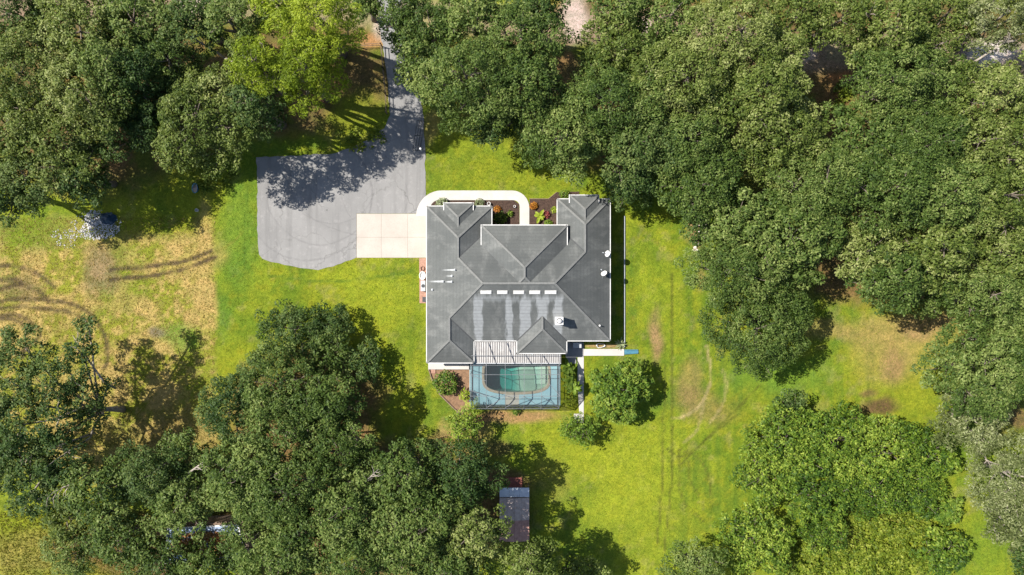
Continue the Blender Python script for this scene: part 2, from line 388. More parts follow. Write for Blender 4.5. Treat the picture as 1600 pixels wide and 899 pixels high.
    # top dirt lane
    lane = XYp = [(-60,5),(180,10),(300,14),(420,2),(600,22),(900,42),(1050,40),(1260,90),(1420,70),(1560,88),(1700,95)]
    mix([.28,.21,.15], (1-sst(14,36,seg_dist(fx,fy,lane)))*.55)
    for x, y, rx, ry in ((180,6,30,16),(300,6,26,14),(1008,42,14,16),(1262,86,16,12),(600,40,20,26)): blob(x,y,rx,ry,np.array([.40,.33,.27]),.85,.6,(fx,fy))
    blob(1560,85,45,22,np.array([.52,.47,.40]),.85); blob(905,38,28,40,np.array([.42,.34,.28]),.85)
    # tyre tracks
    def track(pts, wd, col, st, nz=.45):
        d = seg_dist(px+(N(.6,40)-.5)*3, py+(N(.6,41)-.5)*3, spline(pts, 6))
        mix(col, (1-sst(wd*.45, wd, d))*st*np.clip(sst(.25,.55,N(.9,42))+nz,0,1))
    dk = np.array([.055,.040,.024])
    for tr in ([(172,422),(230,417),(290,408),(330,393)],[(172,437),(230,432),(290,420),(335,402)]): track(tr, 4.6, dk, .9)
    track([(330,398),(365,378),(378,362)], 2.2, strawd*.8, .5)
    for tr in ([(-20,475),(30,467),(85,470),(125,480),(150,500),(165,530),(168,560),(163,575)],[(-20,485),(30,480),(85,484),(115,490),(140,505)],[(-10,495),(25,492),(50,505),(62,525),(35,550)],[(-10,500),(20,499),(42,515),(36,560)],[(-10,418),(20,416),(60,428),(85,450)],[(-20,440),(15,436),(40,446)],[(0,452),(30,446),(60,455),(75,470)]): track(tr, 4.6, dk, .82)
    for x in (55,66,90,98): track([(x,490),(x+8,540),(x+18,595)], 2.6, strawd*.75, .55)
    tn = np.array([.30,.24,.11])
    for tr in ([(1104,540),(1110,575),(1106,610),(1092,635),(1070,650),(1050,653)],): track(tr, 3.2, tn, .65)
    track([(1130,580),(1135,600),(1130,630),(1110,660)], 3.0, tn, .4); track([(1100,630),(1090,670),(1070,690)], 3.0, tn, .4)
    gr = np.array([.075,.085,.012])
    for tr in ([(1050,430),(1050,600),(1050,740),(1044,800),(1038,860)],[(1037,540),(1037,650),(1034,760),(1026,850)],[(1062,705),(1060,750),(1072,790),(1100,815)],[(1075,720),(1078,750),(1092,775)],[(1060,700),(1095,720),(1110,760),(1112,800)],[(1040,700),(1075,710),(1150,640),(1190,600)],[(1060,730),(1100,690),(1150,650)]): track(tr, 2.4, gr, .75)
    for tr in ([(385,290),(384,360),(383,420)],[(420,430),(520,440),(640,425)]): track(tr, 2.4, deep, .6)
    sp = N(2.4,15,2); c = c*(0.80+.40*sp)[...,None]
    hole = in_poly(X, Y, pool_outline(.12))
    V = np.stack([X, Y, np.zeros_like(X)], -1).reshape(-1,3)
    i = np.arange(nx*ny).reshape(ny,nx); F = np.stack([i[:-1,:-1],i[:-1,1:],i[1:,1:],i[1:,:-1]],-1).reshape(-1,4)
    hv = hole.reshape(-1); F = F[~hv[F].any(1)]
    me = bpy.data.meshes.new('ground'); me.vertices.add(len(V)); me.vertices.foreach_set('co', V.ravel().astype(np.float32))
    set_faces(me, F)
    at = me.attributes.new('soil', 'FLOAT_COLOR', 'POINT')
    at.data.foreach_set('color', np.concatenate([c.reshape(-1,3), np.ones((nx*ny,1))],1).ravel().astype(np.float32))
    t = NT('lawn_and_soil'); a = t.n('Attribute'); a.attribute_name = 'soil'
    n1 = t.noise(3.2, 6, rough=.8); n2 = t.noise(.9, 5, rough=.7); n3 = t.noise(9, 4, rough=.85)
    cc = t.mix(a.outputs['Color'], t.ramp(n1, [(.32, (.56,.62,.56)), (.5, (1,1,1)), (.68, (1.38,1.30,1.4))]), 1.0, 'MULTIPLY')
    cc = t.mix(cc, t.ramp(n2, [(.3, (.80,.86,.8)), (.7, (1.2,1.1,1.15))]), 1.0, 'MULTIPLY')
    cc = t.mix(cc, t.ramp(n3, [(.35, (.5,.56,.5)), (.65, (1.45,1.36,1.5))]), .8, 'MULTIPLY')
    t.bump(t.math('ADD', n1, n3), 1.0, .12)
    me.materials.append(t.fin(cc, .95, .12))
    return tag(link('ground', me), kind='structure')
def set_faces(me, F):
    n, k = F.shape
    me.loops.add(n*k); me.loops.foreach_set('vertex_index', F.ravel().astype(np.int32))
    me.polygons.add(n); me.polygons.foreach_set('loop_start', np.arange(0, n*k, k, dtype=np.int32))
    me.update(calc_edges=True); me.validate()
make_ground()

def sheet(name, pxpoly, z0, z1, mat, label=None, parent=None):
    o = MB().prism(XY(pxpoly, 0), z0, z1).build(name, mat, parent)
    if not parent: tag(o, label, kind='structure')
    return o
def arc(cx, cy, r, a0, a1, n=10):
    return [(cx+r*math.cos(R(a0+(a1-a0)*i/n)), cy-r*math.sin(R(a0+(a1-a0)*i/n))) for i in range(n+1)]
# asphalt drive with its neck leading up between the trees
rw = random.Random(3)
dv = [(401,246),(430,245),(470,243),(520,240),(548,232),(575,218),(600,200),(609,180),(607,140),(602,100),(598,70),(592,40),(588,-40)]
dv += [(628,-40),(626,20),(628,60),(634,100),(645,130),(658,155),(662,190),(664,240),(665.5,300),(665.5,334),(557,334),(557,403),(540,409),(520,416),(497,421.5),(470,419),(445,415),(425,409),(410,404),(404,398),(402.5,380),(402,300)]
wob = []
for (a, b), (c_, d_) in zip(dv, dv[1:]+dv[:1]):
    L = math.hypot(c_-a, d_-b); n = max(1, int(L/7))
    for i in range(n):
        t = i/n; straight = (a > 550 and 330 < b < 405 and c_ > 550)
        j = 0 if straight else 1.0
        wob.append((a+(c_-a)*t+rw.uniform(-j,j), b+(d_-b)*t+rw.uniform(-j,j)))
sheet('asphalt_driveway', wob, -.05, .03, M['asphalt'])
# concrete apron: six slabs with recessed joints
ap = tag(empty('concrete_apron', P(611,368)), kind='structure')
xs = [557.3,595.8,637,666.5]; ys = [334.3,371,403]
for i in range(3):
    for j in range(2):
        a = P(xs[i]+.12, ys[j]+.12); b = P(xs[i+1]-.12, ys[j+1]-.12)
        o = MB().box(a.x, b.x, b.y, a.y, -.08, .055).build('slab', M['concrete'], ap); o.location = -ap.location
bpy.context.view_layer.update()
# curved entrance walk
wk = arc(690,337.5,39.5,180,90) + arc(800,325,27,90,0,8)+[(827,356),(812,356)] + arc(802,323,10,0,90,6) + arc(686,327,14,90,180,6) + [(668,337.5)]
MBw = MB().prism(XY(wk), -.08, .06); tag(MBw.build('entrance_walkway', M['whitecrete']), kind='structure')
# mulch beds
sheet('mulch_bed', [(668,330),(673,318),(684,313.3),(803,313.3),(811,319),(811.5,358),(668,358)], -.05, .045, M['mulch'])
sheet('mulch_bed', [(827.4,311.5),(857,311.5),(870,301),(905,299.5),(905,320),(880,322),(880,360),(827.4,360)], -.05, .045, M['mulch'])
sheet('planting_bed', [(670,576),(735,574),(735,641),(722,648),(705,634),(688,617),(678,600)], -.05, .03, M['dirt'])
sheet('brick_pad', [(655,403.6),(668,403.6),(668,474),(655.5,474)], -.05, .04, M['brick'])
sheet('stone_ledge', [(669.5,560),(733,560),(733,577),(669.5,577)], -.05, .30, M['whitecrete'])
sheet('side_walkway', [(912,545.5),(975,545.5),(975,556),(912,556)], -.05, .06, M['whitecrete'])
sheet('side_walkway', [(902.5,558.5),(912,558.5),(912,646),(905,646),(902.5,600)], -.05, .06, M['whitecrete'])
sheet('patio_slab', [(884,535),(911.8,535),(911.8,558.3),(900,558.3),(900,568),(884,568)], -.05, .05, M['greycrete'])
st = tag(empty('paver_landing', P(905,652)), kind='structure')
for i in range(3):
    for j in range(3):
        a = P(896.5+i*5.2, 646.6+j*4.8); b = P(896.5+i*5.2+4.9, 646.6+j*4.8+4.5)
        o = MB().box(a.x, b.x, b.y, a.y, -.05, .06+.01*((i+j)%2)).build('paver', M['whitecrete'], st); o.location = -st.location

# ------------------------------------------------------------------ house
def wb(mb, name, mat, parent, smooth=False):          # mesh given in world coordinates, hung under a thing (or one of its parts)
    o = mb.build(name, mat, parent, smooth)
    root = parent
    while root.parent: root = root.parent
    if parent is root: o.location = -Vector(root.location)
    return o
Wx, Ex, Sy = -10.29, 11.84, -6.42
PI_ = .50; ZE = 2.75
def hz(x, y, d): return (x, y, ZE + PI_*d)
house = tag(empty('house', (0, 0, 0)), 'single storey house with grey hipped shingle roof and white gutters', 'house')
eave = [(Wx,-9.09),(-4.64,-9.09),(-4.64,-6.42),(.62,-6.42),(.62,-7.93),(6.58,-7.93),(6.58,-6.42),(Ex,-6.42),(Ex,10.68),(5.5,10.68),(5.5,7.39),(-2.48,7.39),(-2.48,9.81),(Wx,9.81)]
def inset(poly, d):
    out = []; n = len(poly)
    for i in range(n):
        p, q, r = Vector(poly[i-1]), Vector(poly[i]), Vector(poly[(i+1) % n])
        n1 = Vector((-(q-p).y, (q-p).x)).normalized(); n2 = Vector((-(r-q).y, (r-q).x)).normalized()
        out.append(tuple(q + (n1+n2)*d))
    return out
wp = inset(eave, .45)
wall = wb(MB().prism(wp, -.05, 2.62), 'wall', M['stucco'], house)
planes = [  # (material index, polygon)
 (2, [(Wx,9.81,0),(-6.385,5.905,3.905),(-6.385,3.485,3.905),(-3.39,.485,6.9),(-7.465,-3.595,2.825),(-7.465,-6.265,2.825),(Wx,-9.09,0)]),
 (1, [(Ex,10.68,0),(8.67,7.51,3.17),(8.67,4.22,3.17),(4.94,.485,6.9),(Ex,-6.42,0)]),
 (0, [(-3.39,.485,6.9),(4.94,.485,6.9),(8.67,4.22,3.17),(5.5,7.39,0),(-2.48,7.39,0),(-6.385,3.485,3.905)]),
 (3, [(-3.39,.485,6.9),(-7.465,-3.595,2.825),(-4.64,-6.42,0),(.62,-6.42,0),(3.6,-3.44,2.98),(6.58,-6.42,0),(Ex,-6.42,0),(4.94,.485,6.9)]),
 (0, [(Wx,9.81,0),(-6.385,5.905,3.905),(-2.48,9.81,0)]), (1, [(-2.48,9.81,0),(-6.385,5.905,3.905),(-6.385,3.485,3.905),(-2.48,7.39,0)]),
 (0, [(5.5,10.68,0),(8.67,7.51,3.17),(Ex,10.68,0)]), (1, [(5.5,10.68,0),(8.67,7.51,3.17),(8.67,4.22,3.17),(5.5,7.39,0)]),
 (0, [(Wx,-9.09,0),(-7.465,-6.265,2.825),(-4.64,-9.09,0)]), (1, [(-4.64,-9.09,0),(-7.465,-6.265,2.825),(-7.465,-3.595,2.825),(-4.64,-6.42,0)]),
 (0, [(.62,-7.93,0),(3.6,-4.95,2.98),(6.58,-7.93,0)]), (1, [(.62,-7.93,0),(3.6,-4.95,2.98),(3.6,-3.44,2.98),(.62,-6.42,0)]), (1, [(6.58,-7.93,0),(3.6,-4.95,2.98),(3.6,-3.44,2.98),(6.58,-6.42,0)])]
rm = MB()
for mi, pl in planes:
    vs = [Vector(hz(*p)) for p in pl]
    nrm = sum(((vs[i]-vs[0]).cross(vs[i+1]-vs[0]) for i in range(1, len(vs)-1)), Vector())
    if nrm.z < 0: vs = vs[::-1]
    rm.add(vs, [tuple(range(len(vs)))], mi)
n = len(eave); rm.add([(x,y,ZE-.16) for x,y in eave] + [(x,y,ZE) for x,y in eave], [tuple(reversed(range(n)))] + [(i,(i+1)%n,n+(i+1)%n,n+i) for i in range(n)], 4)
roof = wb(rm, 'roof', [M['sh_y'], M['sh_x'], M['sh_w'], M['sh_s'], M['white']], house)
def cap(a, b, name='ridge_cap'):
    a = Vector(hz(*a)) + Vector((0,0,.015)); b = Vector(hz(*b)) + Vector((0,0,.015))
    wb(MB().bar(a, b, .24, .07), name, M['ridge'], roof)
NWa, NWb, MW, SWa, SWb = (-6.385,5.905,3.905),(-6.385,3.485,3.905),(-3.39,.485,6.9),(-7.465,-3.595,2.825),(-7.465,-6.265,2.825)
NEa, NEb, ME = (8.67,7.51,3.17),(8.67,4.22,3.17),(4.94,.485,6.9); Ba, Bb = (3.6,-4.95,2.98),(3.6,-3.44,2.98)
for a, b in (((Wx,9.81,0),NWa),((-2.48,9.81,0),NWa),(NWa,NWb),(NWb,MW),(MW,ME),(MW,SWa),(SWa,SWb),(SWb,(Wx,-9.09,0)),(SWb,(-4.64,-9.09,0)),
             ((5.5,10.68,0),NEa),((Ex,10.68,0),NEa),(NEa,NEb),(NEb,ME),(ME,(Ex,-6.42,0)),((.62,-7.93,0),Ba),((6.58,-7.93,0),Ba),(Ba,Bb)): cap(a, b)
for a, b in ((NWb,(-2.48,7.39,0)),(NEb,(5.5,7.39,0)),(SWa,(-4.64,-6.42,0)),(Bb,(.62,-6.42,0)),(Bb,(6.58,-6.42,0))):
    wb(MB().bar(Vector(hz(*a))+Vector((0,0,.0)), Vector(hz(*b))+Vector((0,0,.0)), .16, .05), 'valley_flashing', M['valley'], roof)
gw = .095
for i in range(n):                                        # white gutters along the eaves
    (x0,y0),(x1,y1) = eave[i], eave[(i+1)%n]
    if (x0,y0) == (.62,-7.93) or (x0,y0) == (.62,-6.42) : pass
    dx, dy = x1-x0, y1-y0; L = math.hypot(dx,dy); ux, uy = dx/L, dy/L; ox, oy = uy*gw/2, -ux*gw/2
    e0 = gw if True else 0
    wb(MB().bar((x0+ox+ux*.004,y0+oy+uy*.004,ZE-.055),(x1+ox-ux*.004,y1+oy-uy*.004,ZE-.055), gw-.004, .13), 'gutter', M['white'], roof)
# raised hipped dormers: portico and the two wing dormers
def dormer(name, x0, x1, yn, base, yback, hipback, label=None):
    hw = (x1-x0)/2; xc = (x0+x1)/2; z0 = ZE+PI_*base; zt = z0+PI_*hw
    mb = MB(); ya = yn-hw
    A, B = (x0,yn,z0), (x1,yn,z0); C, D = (xc,ya,zt), (xc,yback,zt)
    E_, F_ = (x0,yback-(hw if hipback else 0),z0), (x1,yback-(hw if hipback else 0),z0)
    mb.add([A,B,C],[(1,0,2)],0); mb.add([A,C,D,E_],[(0,3,2,1)],1); mb.add([B,F_,D,C],[(0,3,2,1)],1)
    mb.add([E_,D,F_],[(0,2,1)],0)
    dm = wb(mb, name, [M['sh_y'], M['sh_x']], house)
    for a, b in ((A,C),(B,C),(C,D)) + (((D,E_),(D,F_)) if hipback else ()):
        u = Vector((0,0,.015)); wb(MB().bar(Vector(a)+u, Vector(b)+u, .22, .07), 'ridge_cap', M['ridge'], dm)
    ye = yn-base*1.02-.1 if not hipback else 5.06
    for a, b in (((x0-gw/2,yn+gw,z0-.06),(x0-gw/2,ye,z0-.06)),((x1+gw/2,yn+gw,z0-.06),(x1+gw/2,ye,z0-.06)),((x0+.004,yn+gw/2,z0-.06),(x1-.004,yn+gw/2,z0-.06))):
        wb(MB().bar(a, b, gw, .14), 'gutter', M['white'], dm)
    wb(MB().box(x0+.25,x1-.25,ye-1.5,yn-.35,ZE-.3,z0-.02), 'dormer_wall', M['stucco'], dm)
dormer('portico_roof', -3.64, 6.55, 7.41, 2.33, 1.22, True)
dormer('dormer_roof', -8.18, -4.71, 10.15, .74, 7.0, False)
dormer('dormer_roof', 6.95, 10.42, 11.09, .80, 7.9, False)
# ridge vents, pipes, chimney
sang = math.atan(PI_)
for a, b in ((751,768),(777,793),(802,819),(827,844),(851,869)):
    x0 = P(a,456,5.35).x; x1 = P(b,456,5.35).x; y = P(800,456.5,5.35).y; z = ZE+PI_*(y-Sy)
    o = MB().box(-(x1-x0)/2,(x1-x0)/2,-.21,.21,0,.11).box(-(x1-x0)/2+.06,(x1-x0)/2-.06,-.15,.15,.113,.14).build('roof_vent', M['white'], house)
    o.location = ((x0+x1)/2, y, z-.01); o.rotation_euler.x = sang
for px, py, h in ((711,422,.38),(706.5,431.5,.28),(692,440,.34),(706,440.5,.34),(674,453,.3)):
    p = P(px, py, 4.2); z = ZE+PI_*(p.x-Wx)
    o = MB().lathe([(.17,-.06),(.13,.05),(.07,.08),(.065,h),(.0,h)], (p.x,p.y,z), 10).build('vent_pipe', M['light_metal'], house)
p = P(937,509,3.4); z = ZE+PI_*(Ex-p.x)
MB().lathe([(.16,-.05),(.12,.06),(.07,.08),(.065,.4),(0,.4)], (p.x,p.y,z), 10).build('vent_pipe', M['white'], house)
cx0, cx1, cy0, cy1 = 5.06, 5.98, -4.36, -3.42
chim = MB().box(cx0+.05,cx1-.05,cy0+.05,cy1-.05,3.4,5.75).build('chimney', M['white'], house)
MB().box(cx0,cx1,cy0,cy1,5.752,5.84).build('chimney_cap', M['white'], chim)
ccx, ccy = (cx0+cx1)/2, (cy0+cy1)/2
MB().lathe([(.33,5.842),(.33,5.90),(.24,5.90),(.24,5.87)], (ccx,ccy,0), 20).build('flue_ring', M['dark_metal'], chim)
MB().lathe([(.12,5.86),(.12,6.05),(.25,6.05),(.25,6.09),(.05,6.2),(0,6.2)], (ccx,ccy,0), 20).build('flue_cap', M['white'], chim)
# openings (seen only from a step to the side)
def opening(name, axis, at, a, b, z0, z1, mat, sgn):
    f = MB(); t_ = .06
    if axis == 'x': f.box(min(at,at+sgn*.05),max(at,at+sgn*.05),a,b,z0,z1)
    else: f.box(a,b,min(at,at+sgn*.05),max(at,at+sgn*.05),z0,z1)
    o = f.build(name, M['white'], wall)
    if name != 'garage_door':
        g = MB()
        if axis == 'x': g.box(min(at+sgn*.052,at+sgn*.07),max(at+sgn*.052,at+sgn*.07),a+.07,b-.07,z0+.07,z1-.07)
        else: g.box(a+.07,b-.07,min(at+sgn*.052,at+sgn*.07),max(at+sgn*.052,at+sgn*.07),z0+.07,z1-.07)
        g.build('pane', mat, house)
    else:
        for k in range(4):
            zz = z0+(z1-z0)*k/4
            MB().box(at+sgn*.08,at+sgn*.052,a+.05,b-.05,zz+.02,zz+(z1-z0)/4-.02).build('door_panel', M['white'], house)
wl = Wx+.45
opening('garage_door','x',wl,4.0,8.8,0,2.2,None,-1)
for y0, y1 in ((-1.5,0),(-5,-3.6)): opening('window','x',wl,y0,y1,.9,2.1,M['glassdark'],-1)
for y0, y1 in ((7,8.5),(2.5,4),(-4.5,-3)): opening('window','x',Ex-.45,y0,y1,.9,2.1,M['glassdark'],1)
for x0, x1 in ((-7.6,-5.2),): opening('window','y',9.36,x0,x1,.9,2.1,M['glassdark'],1)
for x0, x1 in ((7.5,10),): opening('window','y',10.23,x0,x1,.9,2.1,M['glassdark'],1)
opening('front_door','y',6.94,1.0,2.1,.05,2.2,M['glassdark'],1)
for x0, x1 in ((-1.6,.4),(2.7,4.7)): opening('window','y',6.94,x0,x1,.9,2.1,M['glassdark'],1)
for x0, x1 in ((-3.6,-1.2),(-1,0)): opening('sliding_door','y',-5.97,x0,x1,.05,2.2,M['glassdark'],-1)

def dish(px, py, rz, label):
    p = P(px, py, 3.5); zr = ZE+PI_*max(0, Ex-p.x)
    o = tag(empty('satellite_dish', (p.x, p.y, zr), rz), label, 'satellite dish', 'satellite dishes on the roof edge')
    MB().tube([(.1,0,-.03),(.1,0,.5),(0,0,.62)], .035, 8).build('mast', M['grey_metal'], o)
    prof = [(0,0),(.17,.02),(.30,.06),(.38,.105),(.38,.12),(.30,.08),(.17,.04),(0,.02)]
    d = MB().lathe(prof, n=22, sx=.86).build('reflector', M['white'], o, True); d.location = (0,0,.68); d.rotation_euler = (0, R(-38), 0)
    MB().tube([(0,0,.64),(-.38,0,.70),(-.62,0,.98)], .022, 6).build('feed_arm', M['grey_metal'], o)
    MB().box(-.70,-.56,-.05,.05,.95,1.06).build('feed_horn', M['grey_metal'], o)
    for s in (-1,1): MB().tube([(.0,.2*s,.74),(.35,.45*s,.03)], .015, 5).build('strut', M['grey_metal'], o)
dish(949.5,397,R(-12),'white satellite dish on the east roof edge, the upper of two')
dish(943.5,428,R(-50),'larger looking white satellite dish, lower of two on the east roof edge')

# ------------------------------------------------------------------ pool, deck, cage, patio cover
dk_poly = [(-5.3,-14.75),(6.02,-14.75),(6.02,-6.0),(-4.2,-6.0),(-4.2,-9.0),(-5.3,-9.0)]
def ringed(outer, inner, z0, z1):
    # deck sheet with a hole, as a strip of quads from the pool outline to the deck border
    import itertools
    return None
po = pool_outline(.32); pin = pool_outline(0)
def deck_mesh():
    mb = MB(); x0, x1, y0, y1 = -5.3, 6.02, -14.75, -6.9; cx = (pin[0][0]+pin[POOL_N//2][0])/2; cy = -10.95; outp = []
    for (x, y) in po:
        dx, dy = x-cx, y-cy; t = min(((x1-cx)/dx if dx > 0 else (x0-cx)/dx) if abs(dx) > 1e-6 else 1e9, ((y1-cy)/dy if dy > 0 else (y0-cy)/dy) if abs(dy) > 1e-6 else 1e9)
        outp.append((cx+dx*t, cy+dy*t))
    # make sure the corners are in
    vs = [(x,y,.05) for x,y in po] + [(x,y,.05) for x,y in outp]; N_ = POOL_N
    fs = [(i, N_+i, N_+(i+1)%N_, (i+1)%N_) for i in range(N_)]
    for i in range(N_):
        a, b = outp[i], outp[(i+1)%N_]
        if abs(a[0]-b[0]) > 1e-4 and abs(a[1]-b[1]) > 1e-4:
            cxn = a[0] if abs(a[0]-x0) < 1e-4 or abs(a[0]-x1) < 1e-4 else b[0]
            cyn = a[1] if abs(a[1]-y0) < 1e-4 or abs(a[1]-y1) < 1e-4 else b[1]
            vs.append((cxn,cyn,.05)); fs.append((N_+i, len(vs)-1, N_+(i+1)%N_))
    mb.add(vs, fs)
    mb.add([(x0,y0,-.05),(x1,y0,-.05),(x1,y1,-.05),(x0,y1,-.05),(x0,y0,.05),(x1,y0,.05),(x1,y1,.05),(x0,y1,.05)], [(0,1,5,4),(1,2,6,5),(2,3,7,6),(3,0,4,7)])
    return mb
def deckmat():
    t = NT('blue_deck_coating'); n1 = t.noise(.6, 5); n2 = t.noise(8, 4)
    c = t.ramp(n1, [(.3, (.19,.35,.385)), (.7, (.26,.42,.45))]); c = t.mix(c, (.20,.26,.28), t.ramp(n2, [(.55,0),(.8,.5)]))
    sp = t.n('SeparateXYZ'); t.l(t.pos(), sp.inputs[0])
    # tan patch mixed into the deck colour, south side of the pool
    k = t.math('MULTIPLY', t.math('LESS_THAN', t.math('ABSOLUTE', t.math('ADD', sp.outputs[0], -.02)), .85), t.math('LESS_THAN', sp.outputs[1], -13.2))
    c = t.mix(c, (.40,.34,.25), t.math('MULTIPLY', k, .75))
    return t.fin(c, .85, .25)
tag(deck_mesh().build('pool_deck', deckmat()), kind='structure')
pool = tag(empty('swimming_pool', (.56,-10.95,0)), 'turquoise pool with rounded ends and tan coping under the screen cage', 'pool')
cpm = MB(); N_ = POOL_N
cpm.add([(x,y,.052) for x,y in pin]+[(x,y,.085) for x,y in pool_outline(.03)]+[(x,y,.085) for x,y in pool_outline(.28)]+[(x,y,.04) for x,y in pool_outline(.33)],
        [(k*N_+i, (k+1)*N_+i, (k+1)*N_+(i+1)%N_, k*N_+(i+1)%N_) for k in range(3) for i in range(N_)])
wb(cpm, 'coping', simple('tan_coping', (.31,.27,.19), (.22,.19,.135), 3, .9), pool)
def floor_z(x, y):
    f = float(sst(1.3, -.9, x)) if False else max(0, min(1, (1.2-x)/1.6)); f = f*f*(3-2*f)
    return -.55 - 1.75*f
sm = MB(); rings = [1.0,.97,.93,.85,.7,.5,.3,.1]
cx, cy = .56, -10.95
sm.add([(x,y,.052) for x,y in pin], [])
base = 0; allv = [(x,y,.052) for x,y in pin]
for i, q in enumerate(rings):
    for x, y in pin:
        X_, Y_ = cx+(x-cx)*q, cy+(y-cy)*q
        allv.append((X_, Y_, floor_z(X_, Y_)+(.28 if i == 0 else .08 if i == 1 else 0)))
fs = [(k*N_+i, k*N_+(i+1)%N_, (k+1)*N_+(i+1)%N_, (k+1)*N_+i) for k in range(len(rings)) for i in range(N_)] + [tuple(range(len(rings)*N_, (len(rings)+1)*N_))]
sm = MB().add(allv, fs)
wb(sm, 'shell', simple('pool_plaster', (.40,.37,.28), (.33,.31,.24), 1.2, .8), pool, True)
for k, (xx, zz) in enumerate(((3.9,-.25),(3.55,-.38),(3.2,-.48))):
    wb(MB().box(xx-.35,xx+.3+.25*0,-12.1,-9.8,-1.05,zz), 'step', simple('step_plaster', (.46,.50,.40), (.40,.43,.35), 2, .8), pool)
def watermat():
    t = NT('pool_water'); t.t.nodes.remove(t.b)
    tr = t.n('BsdfTransparent'); tr.inputs[0].default_value = (.93,.97,.96,1)
    gl = t.n('BsdfGlossy'); gl.inputs['Roughness'].default_value = .03
    fr = t.n('Fresnel'); fr.inputs[0].default_value = 1.33
    n1 = t.noise(1.7, 3); b = t.n('Bump'); b.inputs['Strength'].default_value = .25; b.inputs['Distance'].default_value = .05
    t.l(n1, b.inputs['Height']); t.l(b.outputs[0], gl.inputs['Normal']); t.l(b.outputs[0], fr.inputs['Normal'])
    mx = t.n('MixShader'); t.l(fr.outputs[0], mx.inputs[0]); t.l(tr.outputs[0], mx.inputs[1]); t.l(gl.outputs[0], mx.inputs[2]); t.l(mx.outputs[0], t.out.inputs['Surface'])
    va = t.n('VolumeAbsorption'); va.inputs[0].default_value = (.03,.76,.78,1); va.inputs[1].default_value = .62
    t.l(va.outputs[0], t.out.inputs['Volume'])
    return t.m
wv = [(x,y,-.10) for x,y in pool_outline(-.002)] + [(x,y,-2.6) for x,y in pool_outline(.06)]
wb(MB().add(wv, [tuple(range(N_)), tuple(reversed(range(N_,2*N_)))] + [(i, N_+i, N_+(i+1)%N_, (i+1)%N_) for i in range(N_)]), 'water', watermat(), pool)

def screenmat():
    t = NT('insect_screen'); t.fin((.05,.055,.06), .8, .1)
    tr = t.n('BsdfTransparent'); mx = t.n('MixShader'); mx.inputs[0].default_value = .34
    t.l(tr.outputs[0], mx.inputs[1]); t.l(t.b.outputs[0], mx.inputs[2]); t.l(mx.outputs[0], t.out.inputs[0]); return t.m
SCR = screenmat()
cage = tag(empty('pool_cage', (.35,-10.8,0)), 'screened pool cage with pale beams over the turquoise pool', 'pool cage')
prof = [(-6.62,2.90),(-9.25,4.0),(-10.35,4.25),(-12.9,4.25),(-14.66,2.75)]
bx = [P(q,600,3.8).x for q in (735.2,760,789.5,819,846,874.3)]
def prof2(i):                                             # the bays right of the house bump start at its eave
    return prof if i < 3 else [(-8.12,2.90),(-9.25,3.8)] + prof[2:]
for i, x in enumerate(bx):
    pr = prof2(i)
    if i == 0: pr = [(-9.25,4.0)] + prof[2:]
    for a, b in zip(pr[:-1], pr[1:]): wb(MB().bar((x,a[0],a[1]),(x,b[0],b[1]),.05,.11), 'roof_beam', M['cagebar'], cage)
    wb(MB().bar((x,-14.66,.05),(x,-14.66,2.72),.06,.06), 'post', M['cagebar'], cage)
for k, (y, z) in enumerate(prof[1:]):
    wb(MB().bar((bx[0],y,z+.002),(bx[-1],y,z+.002),.045,.10), 'purlin', M['cagebar'], cage)
wb(MB().bar((bx[0],-8.2,3.15),(bx[-1],-8.2,3.15),.05,.07), 'purlin', M['cagebar'], cage)
for x in (bx[0],bx[-1]):
    for y, z in prof[1:-1]: wb(MB().bar((x,y,.05),(x,y,z-.05),.06,.06), 'post', M['cagebar'], cage)
    wb(MB().bar((x,-9.25,1.1),(x,-14.6,1.1),.05,.05), 'chair_rail', M['cagebar'], cage)
    wb(MB().bar((x,-9.25,.09),(x,-14.6,.09),.08,.08), 'sill', M['dark_metal'], cage)
wb(MB().bar((bx[0],-14.66,1.1),(bx[-1],-14.66,1.1),.05,.05), 'chair_rail', M['cagebar'], cage)
wb(MB().bar((bx[0],-14.66,.09),(bx[-1],-14.66,.09),.08,.08), 'sill', M['dark_metal'], cage)
for i, (f, g) in enumerate(((1,2),(2,3),(4,3),(5,4))):
    wb(MB().bar((bx[f] if f < g else bx[g],-14.5 if f < g else -12.95,2.9 if f < g else 4.2),(bx[g] if f < g else bx[f],-12.95 if f < g else -14.5,4.2 if f < g else 2.9),.05,.06), 'brace', M['cagebar'], cage)
wb(MB().bar((bx[4],-10.4,4.26),(bx[5],-12.85,4.26),.05,.05), 'brace', M['cagebar'], cage)
wb(MB().bar((bx[0],-10.4,4.26),(bx[1],-11.1,4.26),.05,.05), 'brace', M['cagebar'], cage)
wb(MB().bar((bx[0],-12.2,4.26),(bx[1],-12.85,4.26),.05,.05), 'brace', M['cagebar'], cage)
for i in range(5):
    for (ya, za), (yb, zb) in zip(prof[1:-1], prof[2:]):
        wb(MB().add([(bx[i]+.03,ya,za-.03),(bx[i+1]-.03,ya,za-.03),(bx[i+1]-.03,yb,zb-.03),(bx[i]+.03,yb,zb-.03)],[(0,1,2,3)]), 'screen_panel', SCR, cage)
    wb(MB().add([(bx[i]+.03,-14.66,.12),(bx[i+1]-.03,-14.66,.12),(bx[i+1]-.03,-14.66,2.7),(bx[i]+.03,-14.66,2.7)],[(0,1,2,3)]), 'screen_panel', SCR, cage)
for x in (bx[0],bx[-1]):
    for (ya, za), (yb, zb) in zip(prof[1:-1], prof[2:]):
        wb(MB().add([(x,ya-.03,.12),(x,yb+.03,.12),(x,yb+.03,zb-.06),(x,ya-.03,za-.06)],[(0,1,2,3)]), 'screen_panel', SCR, cage)
